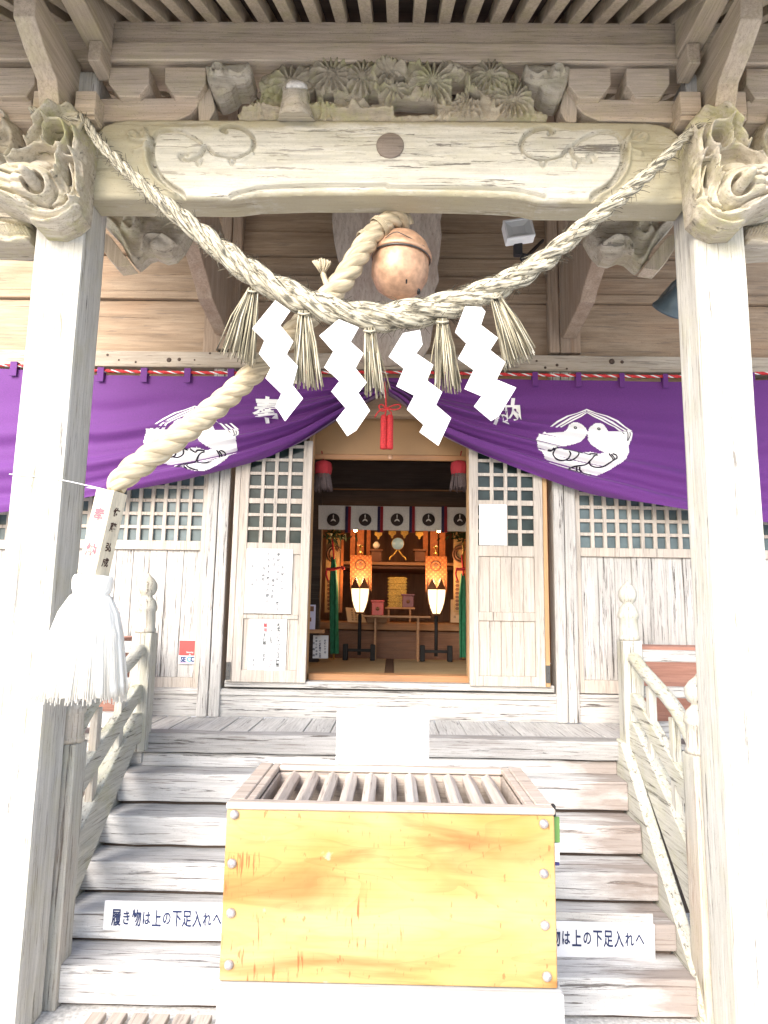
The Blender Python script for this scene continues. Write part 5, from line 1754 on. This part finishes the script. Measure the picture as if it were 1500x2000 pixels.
# security sticker
ss = thing('security_sticker', 'red and white security company sticker on the weathered boards beside the railing', 'sticker', V(371, 1272, 5.77))
DS = 5.772
b = B(); bpx(b, 349, 1250, 392, 1297, DS - .003, DS - .001, 0); sh = b.build('sticker_sheet', M['sign_white'], ss)
b = B(); bpx(b, 350, 1251, 391, 1280.5, DS - .0045, DS - .0031, 0); b.build('red_field', M['sticker_red'], sh)
b = B(); bpx(b, 351, 1294, 391, 1295.6, DS - .0045, DS - .0031, 0); b.build('foot_line', plain('sticker_mauve', (0.30, 0.12, 0.28), 0.5), sh)
for chars, x, mt in (('SE', 357.6, 'sticker_blue'), ('C', 369.2, 'sticker_cyan'), ('O', 377, 'sticker_blue'), ('M', 386.5, 'sticker_blue')):
    b = B(); put_text(b, chars, V(x, 1287.5, DS - .0055), (1, 0, 0), (0, 0, 1), 13.0 * PX(DS), .82 if len(chars) > 1 else .95, 1.0, .05)
    b.build('lettering', M[mt], sh)
b = B(); put_text(b, 'Security', V(371, 1274.3, DS - .0055), (1, 0, 0), (0, 0, 1), 4.2 * PX(DS), 1, 1, .02); put_text(b, 'by', V(371, 1278.6, DS - .0055), (1, 0, 0), (0, 0, 1), 3.6 * PX(DS), 1, 1, .02)
b.build('lettering', M['sign_white'], sh)

# ---- shoe racks ------------------------------------------------------------
for sx, xa, xb, y0, y1, label in ((1, 1249, 1520, 1264, 1412, 'reddish brown shoe rack behind the bleached stair railing'), (-1, 238, -20, 1243, 1388, 'reddish brown shoe rack behind the mossy stair railing')):
    sk = thing('shoe_rack', label, 'shoe rack', V(xa, y1, 5.4), 'shoe racks on the deck')
    Dk = 5.25
    X0, X1 = V(xa, 1330, Dk).x, V(xb, 1330, Dk).x
    z1, z0 = V((xa + xb) / 2, y0, Dk).z, z_deck + .004
    b = B()
    b.box(X0, X1, Dk - .02, Dk + .34, z1 - .03, z1, .003)
    b.build('top', W['pink'], sk)
    b = B()
    b.box(min(X0, X1) + .01, max(X0, X1) - .01, Dk + .02, Dk + .32, z0, z1 - .032, .003)
    b.build('cabinet_body', W['pink'], sk)
    b = B(); zm = (z0 + z1) / 2
    b.box(X0, X1, Dk - .005, Dk + .018, zm - .015, zm + .015, .002)
    b.build('shelf', W['pink'], sk)

# ---- bamboo blind and its fringes -----------------------------------------
bb = thing('bamboo_blind', 'bamboo blind half lowered across the top of the doorway', 'blind', V(762, 855, DW + .16))
DBm = DW + .14
b = B(); bpx(b, 600, 790, 922, 888, DBm, DBm + .012, 0)
b.build('slats', M['blind'], bb)
b = B(); bpx(b, 600, 888, 922, 898, DBm - .01, DBm + .02, .004)
b.build('bottom_bar', W['altar'], bb)
b = B(); b.lathe(V(762, 893, DBm - .011), [(.022, 0), (.02, .004), (.003, .006)], 16, Matrix.Rotation(rad(90), 4, 'X'))
b.build('hook_plate', M['copper'], bb)
for x in (632, 897):
    tf = thing('fringe_tassel', ('crimson topped fringe tassel under the blind, beside the notice covered door' if x < 700 else 'crimson topped fringe tassel under the blind, beside the bare panelled door'), 'tassel', V(x, 925, DBm), 'fringe tassels under the blind')
    b = B()
    p = V(x, 900, DBm)
    b.lathe(p, [(.03, 0), (.07, -.02), (.078, -.07), (.07, -.12), (.05, -.14)], 36, rad_noise=lambda a, j: 1 + .05 * math.sin(12 * a))
    b.tube([p, p + Vector((-.02 if x < 700 else .02, 0, .09))], .006, 6)
    b.build('tassel_head', M['cloth_red'], tf)
    b = B()
    rnd = random.Random(x)
    for k in range(120):
        t = rnd.uniform(0, 6.28)
        p0 = p + Vector((.06 * math.cos(t), .06 * math.sin(t), -.11)); p1 = p + Vector((.085 * math.cos(t + .1), .085 * math.sin(t + .1), -.26 + rnd.uniform(-.02, .02)))
        b.tube([p0, (p0 + p1) / 2, p1], .004, 4)
    b.build('fringe', M['fringe'], tf)

# ---- sanctuary furnishings -------------------------------------------------
# tatami mats
for k, (xa, xb, lab) in enumerate(((-1.95, .02, 'tatami mat on the side of the small white sign'), (.07, 1.95, 'tatami mat on the far side of the dark edging from the small white sign'))):
    tm = thing('tatami_mat', lab, 'tatami mat', ((xa + xb) / 2, 6.9, z_fl), 'tatami mats inside the doorway')
    b = B(); b.box(xa, xb - (.045 if k == 0 else 0), DW + .22, 8.65, z_fl - .03, z_fl + .012, .004); b.build('mat', M['tatami'], tm)
    if k == 0:
        b = B(); b.box(xb - .044, xb + .045, DW + .22, 8.65, z_fl - .03, z_fl + .014, .003); b.build('edging', M['tatami_edge'], tm)
# inner valance
DVn = 7.85
va = thing('crest_valance', 'off-white valance with brown round crests and red and navy strips across the sanctuary', 'valance', V(770, 1010, DVn))
xs_ = [(625, 675), (686, 739), (748.5, 801), (810, 863), (872, 925)]
b = B()
for i in range(60):
    pass
nx = 90
g_ = []
for i in range(nx + 1):
    x = 622 + (928 - 622) * i / nx
    col = []
    for j in range(7):
        y = 989 + (1036 - 989) * j / 6
        col.append(b.bm.verts.new(V(x, y + (x - 770) * .015, DVn) + Vector((0, .008 * math.sin(x * .21) * j / 6, 0))))
    g_.append(col)
for i in range(nx):
    for j in range(6): b.face((g_[i][j], g_[i + 1][j], g_[i + 1][j + 1], g_[i][j + 1]), True)
vc = b.build('cloth', M['cloth_white'], va)
for x in (680, 743, 805, 868):
    for dx, mt in ((-3, 'cloth_navy'), (2.5, 'cloth_red')):
        b = B(); bpx(b, x + dx - 2.7, 989, x + dx + 2.7, 1040, DVn - .03, DVn - .02, 0); b.build('strip', M[mt], va)
for x in (651, 713, 775.5, 837, 898):
    b = B()
    c = V(x, 1015, DVn - .016); rr = 12.5 * PX(DVn)
    b.lathe(c, [(rr, 0), (rr, .003), (.002, .0035)], 28, Matrix.Rotation(rad(90), 4, 'X'))
    cr = b.build('round_crest', M['crest_brown'], vc)
    b = B()
    for s_ in (-1, 1):
        b.face([b.bm.verts.new(c + Vector((u * rr * s_, -.005, v * rr))) for u, v in ((0, -.1), (.42, -.35), (.36, -.1), (.12, .12), (0, .15))])
    b.face([b.bm.verts.new(c + Vector((u * rr, -.005, v * rr))) for u, v in ((-.05, .2), (.05, .2), (.1, .7), (0, .85), (-.1, .7))])
    b.build('crest_mark', M['cloth_white'], cr)

# lanterns
def lantern(x, yb, lab):
    Dl = 8.3
    la = thing('standing_lantern', lab, 'lantern', V(x, 1287, Dl), 'lit lanterns on poles')
    k = PX(Dl)
    top = V(x, 1150 + (2 if x > 760 else 0), Dl); bot = V(x, 1196 + (3 if x > 760 else 0), Dl)
    H = top.z - bot.z
    b = B()
    prof = [(8 * k, 0), (13 * k, H * .22), (17 * k, H * .5), (19 * k, H * .8), (19.5 * k, H)]
    b.lathe(bot, prof, 6, Matrix.Rotation(rad(30), 4, 'Z'), smooth=False)
    sh = b.build('lamp_shade', M['shade'], la)
    b = B()
    for q in range(6):
        a = rad(60 * q + 30)
        b.tube([bot + Vector((r_ * 1.03 * math.cos(a), r_ * 1.03 * math.sin(a), z)) for r_, z in prof], .0045, 5)
    b.lathe(bot, [(9 * k, -.018), (10 * k, -.004), (8.5 * k, .004)], 12); 
    b.build('shade_frame', M['cap'], sh)
    b = B()
    r1 = 20.5 * k
    n = 6
    for q in range(n):
        a0, a1 = rad(60 * q + 30), rad(60 * q + 90)
        p0 = top + Vector((r1 * math.cos(a0), r1 * math.sin(a0), 0)); p1 = top + Vector((r1 * math.cos(a1), r1 * math.sin(a1), 0))
        pk = top + Vector((r1 * .82 * math.cos((a0 + a1) / 2), r1 * .82 * math.sin((a0 + a1) / 2), 22 * k))
        b.prism([p0, p1, pk], (-(p0 + p1) / 2 + top) * .12)
    b.build('cap', M['cap'], la)
    b = B()
    zfl = z_fl + .014
    b.tube([bot + Vector((0, 0, -.01)), bot + Vector((0, 0, -.04))], .018, 10)
    b.tube([bot + Vector((0, 0, -.03)), Vector((bot.x, bot.y, zfl + .06))], .022, 10)
    b.build('pole', M['black'], la)
    b = B()
    for dx in (-1, 1):
        b.box(bot.x + dx * .165 - .03, bot.x + dx * .165 + .03, bot.y - .05, bot.y + .05, zfl, zfl + .19, .006)
    b.box(bot.x - .16, bot.x + .16, bot.y - .022, bot.y + .022, zfl + .10, zfl + .135, .004)
    b.build('base', M['black'], la)
    lt = bpy.data.lights.new('lantern_glow', 'POINT'); lt.energy = 5; lt.color = (1.0, .58, .26); lt.shadow_soft_size = .06
    lo = bpy.data.objects.new('lantern_glow', lt); COL.objects.link(lo); lo.parent = la
    lo.location = top + Vector((0, -.0, .13)) - LOC[la.name]
lantern(703, 1287, 'lit standing lantern beside the red box, nearer the small white sign'); lantern(852, 1287, 'lit standing lantern beside the maroon box')
# brocade banners
for x, lab in ((704, 'orange brocade banner behind the lantern by the red box'), (851, 'orange brocade banner behind the lantern by the maroon box')):
    Dn = 8.55
    bn = thing('brocade_banner', lab, 'banner', V(x, 1085, Dn), 'brocade banners')
    oy = 2 if x > 760 else 0
    b = B()
    o = [(x - 20, 1084 + oy), (x + 22, 1085 + oy), (x + 22, 1156 + oy), (x + 12, 1142 + oy), (x + 1, 1160 + oy), (x - 9, 1142 + oy), (x - 20, 1156 + oy)]
    b.prism(PV(o, Dn), (0, .012, 0)); fb = b.build('cloth', M['brocade'], bn)
    b = B()
    c = V(x, 1104 + oy, Dn - .002); rr = 9.5 * PX(Dn)
    b.tube([c + Vector((rr * math.cos(t), 0, rr * math.sin(t))) for t in [rad(20 * q) for q in range(19)]], .009, 6)
    b.prism([c + Vector((u * rr, -.006, v * rr)) for u, v in ((-.5, .2), (0, .6), (.5, .2), (.3, -.1), (-.3, -.1))], (0, .006, 0))
    b.build('crest', M['cap'], fb)
    b = B()
    b.tube([V(x, 1066 + oy, Dn), V(x, 1080 + oy, Dn)], .012, 8); b.tube([V(x - 5, 1066 + oy, Dn), V(x + 5, 1066 + oy, Dn)], .01, 8); b.tube([V(x, 1066 + oy, Dn), V(x, 1066 + oy, 8.8)], .01, 8)
    b.tube([V(x - 4, 1080 + oy, Dn), V(x, 1076 + oy, Dn - .02), V(x + 4, 1080 + oy, Dn)], .008, 6)
    b.build('hook', M['gold'], bn)
# front table
ft = thing('offering_table', 'slim plain wooden offering table between the two lanterns', 'table', V(775, 1287, 8.25))
Dt = 8.25
b = B(); bpx(b, 709, 1202.5, 841, 1206.5, Dt, Dt + .3, .003); b.build('tabletop', W['altar'], ft)
for x in (733, 817):
    for dd in (0, .26):
        b = B(); p = V(x, 1207, Dt); b.box(p.x - .012, p.x + .012, Dt + .01 + dd, Dt + .035 + dd, z_fl + .012, p.z, .002); b.build('leg', W['altar'], ft)
# altar shelf and stand
al = thing('altar_shelf', 'long wooden altar shelf below the round mirror', 'shelf', V(777, 1105, 9.2))
b = B(); bpx(b, 660, 1098, 905, 1104, 9.2, 10.39, .004); b.build('shelf_board', W['altar'], al)
b = B(); bpx(b, 672, 1106, 885, 1111, 9.26, 10.39, .004); b.build('under_board', W['inner'], al)
mr = thing('round_mirror', 'small round mirror on a gold stand at the middle of the altar', 'mirror', V(777, 1098, 9.3))
b = B(); c = V(777, 1062, 9.3); rr = 11.5 * PX(9.3)
b.lathe(c, [(rr, 0), (rr, .012), (.003, .014)], 36, Matrix.Rotation(rad(90), 4, 'X')); b.build('disc', M['mirror'], mr)
b = B()
b.tube([c + Vector((rr * 1.02 * math.cos(t), 0, rr * 1.02 * math.sin(t))) for t in [rad(10 * q) for q in range(37)]], .005, 6)
for s_ in (-1, 1):
    b.tube(spline([c + Vector((s_ * rr * .1, 0, -rr)), c + Vector((s_ * rr * .7, 0, -rr * 1.9)), c + Vector((s_ * rr * 1.2, 0, -rr * 2.3)), c + Vector((s_ * rr * 1.4, 0, -rr * 2.8))], 5), .011, 6)
b.build('stand', M['gold'], mr)
# hangings at the back, lit from above
for (x0, x1, y1, mt) in ((684, 694, 1090, 'orange_cloth'), (697, 711, 1096, 'orange_cloth'), (716, 724, 1084, 'orange_cloth'), (826, 836, 1088, 'orange_cloth'), (840, 855, 1096, 'orange_cloth'), (858, 870, 1092, 'orange_cloth')):
    b = B(); bpx(b, x0, 1020, x1, y1, 9.5, 9.52, .003)
    solo(b, 'silk_hanging', M[mt], 'narrow orange silk strip hanging at the back of the altar', 'hanging', 'orange silk strips at the back of the altar')
for (x, y) in ((739, 1046), (766, 1044), (790, 1044), (819, 1046)):
    b = B(); p = V(x, y, 9.4)
    b.prism([p + Vector((u * .05, 0, v * .05)) for u, v in ((-1, 1), (1, 1), (1.1, .2), (.4, -.3), (.2, -1), (-.2, -1), (-.4, -.3), (-1.1, .2))], (0, .02, 0))
    solo(b, 'gilt_ornament', M['gold'], 'gilt carved ornament above the altar mirror', 'ornament', 'gilt ornaments above the altar')
# dark vessels either side of the mirror
for x, lab in ((735, 'dark altar stand beside the mirror, topped by a round white vessel'), (820, 'dark altar stand beside the mirror, without a vessel')):
    v_ = thing('altar_stand', lab, 'stand', V(x, 1097, 9.3), 'dark stands on the altar shelf')
    b = B(); bpx(b, x - 10, 1076, x + 10, 1097, 9.3, 9.45, .004); bpx(b, x - 13, 1072, x + 13, 1076, 9.28, 9.47, .003); b.build('stand_body', M['cap'], v_)
    if x < 760:
        b = B(); b.lathe(V(x, 1072, 9.36), [(.02, 0), (.045, .03), (.05, .06), (.03, .085), (.018, .1)], 18); b.build('vessel', M['cloth_white'], v_)
# gold paper offering and boxes
gs = thing('offering_stand', 'low wooden stand below the gold paper offering', 'stand', V(780, 1215, 9.0))
b = B(); bpx(b, 752, 1186, 811, 1189.5, 8.95, 9.2, .003); b.build('stand_top', W['altar'], gs)
b = B(); bpx(b, 757, 1190, 761, 1216, 8.97, 9.0, .002); b.build('leg', W['altar'], gs)
b = B(); bpx(b, 799, 1190, 803, 1216, 8.97, 9.0, .002); b.build('leg', W['altar'], gs)
b = B()
for k in range(5):
    y0 = 1127 + k * 12
    pts = [(756, y0 + 2), (762, y0), (790, y0), (796, y0 + 3), (793, y0 + 7), (796, y0 + 11), (790, y0 + 13), (762, y0 + 13), (756, y0 + 10), (760, y0 + 6)]
    b.prism([p + Vector((0, .012 * k - .02, 0)) for p in PV(pts, 9.04)], (0, .02, 0), .003)
solo(b, 'gold_offering', M['goldpaper'], 'folded gold paper offering on the low stand', 'gold offering')
for x0, x1, y0, y1, mt, lab, dd in ((726, 749, 1172, 1202, 'red_lacquer', 'bright red lacquer box with a dark round mark', 8.55), (786, 808, 1160, 1186, 'purple_lacquer', 'maroon lacquer box on the low stand', 8.96)):
    bx = thing('lacquer_box', lab, 'box', V((x0 + x1) / 2, y1, dd), 'lacquer boxes on the altar')
    b = B(); bpx(b, x0, y0 + 4, x1, y1, dd, dd + .14, .004); b.build('box_body', M[mt], bx)
    b = B(); bpx(b, x0 - 2, y0, x1 + 2, y0 + 3.5, dd - .01, dd + .15, .003); b.build('lid', M[mt], bx)
    b = B(); b.lathe(V((x0 + x1) / 2, (y0 + y1) / 2 + 2, dd - .001), [(.024, 0), (.024, .003), (.002, .004)], 16, Matrix.Rotation(rad(90), 4, 'X')); b.build('round_mark', M['cap'], bx)
# stand under the red box
b = B(); bpx(b, 716, 1203, 756, 1216, 8.54, 8.8, .003)
solo(b, 'box_shelf', W['altar'], 'small wooden shelf carrying the red lacquer box', 'shelf')
# cards on the sanctuary step
pc = thing('message_card', 'leaning cream card with brush writing beside the red box', 'card', V(695, 1215, 8.6))
b = B(); b.prism(PV([(675, 1186), (704, 1189), (717, 1216), (679, 1215)], 8.6), (0, .006, 0)); sh = b.build('sheet', plain('cream_card', (0.55, 0.36, 0.22), 0.8), pc)
b = B()
for i, x in enumerate((701, 694, 687)): put_column(b, '奉納御神前', x, 1192, 1210, 8.597, 4.0, dx=2)
b.build('lettering', M['ink_brown'], sh)
pc = thing('message_card', 'tall tan card standing near the green streamer of the maroon box side', 'card', V(885, 1215, 8.6))
b = B(); bpx(b, 880, 1171, 897, 1216, 8.6, 8.606, 0); sh = b.build('sheet', bpy.data.materials['cream_card'], pc)
b = B(); put_column(b, '御神酒', 888, 1180, 1205, 8.597, 5.0); b.build('lettering', M['ink_brown'], sh)
# masakaki: green streamers with red cords and leaves
def streamer(x, y0, y1, lab, mx):
    Ds = 8.2
    ms = thing('green_streamer', lab, 'streamer', V(x, y1, Ds), 'green silk streamers on poles')
    b = B()
    g0 = []
    for j in range(30):
        y = y0 + (y1 - y0) * j / 29
        wq = 4 + 4.5 * min(1, j / 8)
        row = []
        for i in range(9):
            u = -1 + i / 4
            row.append(b.bm.verts.new(V(x + u * wq + (y - y0) * .012, y, Ds) + Vector((0, .018 * math.cos(u * 5.5 + j * .05), 0))))
        g0.append(row)
    for j in range(29):
        for i in range(8): b.face((g0[j][i], g0[j][i + 1], g0[j + 1][i + 1], g0[j + 1][i]), True)
    b.build('silk', M['green_cloth'], ms)
    b = B(); b.tube([V(x + 1, y0 - 60, Ds + .03), V(x + 1, 1287, Ds + .03)], .012, 8); b.build('pole', M['gold'], ms)
    b = B()
    b.tube(spline(PV([(x - 14, 1111), (x - 4, 1112), (x + 8, 1110), (x + 18, 1108), (x + 20, 1113)], Ds - .04), 5), .018, 8)
    b.tube(spline(PV([(x - 2, y0 - 36), (x, y0 - 10), (x + 1, y0 + 4)], Ds - .03), 4), .010, 6)
    b.tube(spline(PV([(x - 12, 1112), (x - 14, 1122), (x - 10, 1134)], Ds - .04), 4), .012, 6)
    b.build('red_cord', M['red'], ms)
    b = B()
    rnd = random.Random(int(x))
    for k in range(46):
        c = V(x + 2 + rnd.gauss(0, 15), 1046 + rnd.gauss(0, 7), Ds + rnd.uniform(-.08, .06))
        d = Vector((rnd.uniform(-1, 1), rnd.uniform(-.6, .6), rnd.uniform(-1, .3))).normalized(); s_ = d.orthogonal().normalized() * .018
        b.face([b.bm.verts.new(c + q) for q in (-d * .05, s_, d * .05, -s_)])
    b.build('leaf_sprig', M['leaf'], ms)
streamer(651, 1088, 1277, 'green silk streamer with a red cord beside the small white sign', 0)
streamer(904, 1120, 1284, 'green silk streamer with a red cord beside the bare panelled door', 1)
# patterned scrolls on the back wall
for x0, x1, lab in ((636, 670, 'patterned hanging scroll behind the green streamer by the white sign'), (886, 912, 'patterned hanging scroll behind the green streamer by the bare door')):
    sc = thing('hanging_scroll', lab, 'scroll', V((x0 + x1) / 2, 1120, 8.5), 'hanging scrolls by the altar')
    b = B(); bpx(b, x0, 1040, x1, 1196, 8.5, 8.51, 0); sh = b.build('scroll_sheet', M['scroll'], sc)
    b = B()
    for k in range(8):
        y = 1136 + k * 7.5
        c = V(x0 + 7, y, 8.496)
        b.prism([c + Vector((u * .026, 0, v * .02)) for u, v in ((-1, 0), (-.5, .9), (.5, .9), (1, 0), (.5, -.9), (-.5, -.9))], (0, .003, 0))
    c = V((x0 + x1) / 2, 1082, 8.49)
    for rr in (.09, .06): b.tube([c + Vector((rr * math.cos(t), 0, rr * 1.1 * math.sin(t))) for t in [rad(30 + 20 * q) for q in range(14)]], .014, 5)
    b.build('painted_pattern', M['cap'], sh)
    b = B(); bpx(b, x1 - 5, 1040, x1, 1196, 8.49, 8.499, 0); b.build('border_strip', M['orange_cloth'], sc)
# altar lamps that light the hangings
for x, y in ((694, 1036), (857, 1037)):
    l_ = thing('altar_lamp', ('small lit lamp above the altar near the red box side' if x < 760 else 'small lit lamp above the altar near the maroon box side'), 'lamp', V(x, y, 9.0), 'small lamps above the altar')
    b = B(); b.lathe(V(x, y, 9.0), [(.004, -.02), (.02, -.012), (.024, 0), (.016, .012)], 14); b.build('bulb', M['bulb'], l_)
    b = B(); b.lathe(V(x, y, 9.0) + Vector((0, 0, .012)), [(.03, 0), (.03, .03), (.02, .06)], 14); b.build('lamp_holder', M['cap'], l_)
    lt = bpy.data.lights.new('altar_glow', 'POINT'); lt.energy = 2.6; lt.color = (1.0, .5, .2); lt.shadow_soft_size = .05
    lo = bpy.data.objects.new('altar_glow', lt); COL.objects.link(lo); lo.parent = l_
    lo.location = V(x, y, 9.0) + Vector((0, -.03, -.05)) - LOC[l_.name]
# small white sign and the pale banner by the door
ws = thing('small_sign', 'small white hand written sign standing just inside the doorway', 'sign', V(627, 1287, 7.0))
b = B(); bpx(b, 611, 1241, 641, 1286, 7.0, 7.012, .002); sh = b.build('sign_board', M['sign_white'], ws)
b = B()
for x, s_, y0, y1 in ((635, 'お祓い受付', 1251, 1274), (625, '受付時間のご案内', 1253, 1283), (618, 'お守り授与所', 1246, 1278), (613, '社務所', 1256, 1280)):
    put_column(b, s_, x, y0, y1, 6.996, 4.2, bold=.03)
b.build('lettering', M['ink'], sh)
pp_ = thing('paper_strip', 'pale lilac paper strip on a wooden ledge inside the door frame', 'paper strip', V(609, 1230, 6.9))
b = B(); bpx(b, 602, 1181, 616, 1229, 6.9, 6.906, 0); sh = b.build('sheet', plain('lilac_paper', (0.48, 0.46, 0.60), 0.8), pp_)
b = B(); bpx(b, 606, 1184, 613, 1194, 6.895, 6.899, 0); bpx(b, 604, 1206, 608, 1214, 6.895, 6.899, 0); b.build('printed_mark', M['cap'], sh)
b = B(); bpx(b, 598, 1230, 632, 1237, 6.85, 7.0, .003)
solo(b, 'small_ledge', W['altar'], 'small wooden ledge under the lilac paper strip', 'ledge')
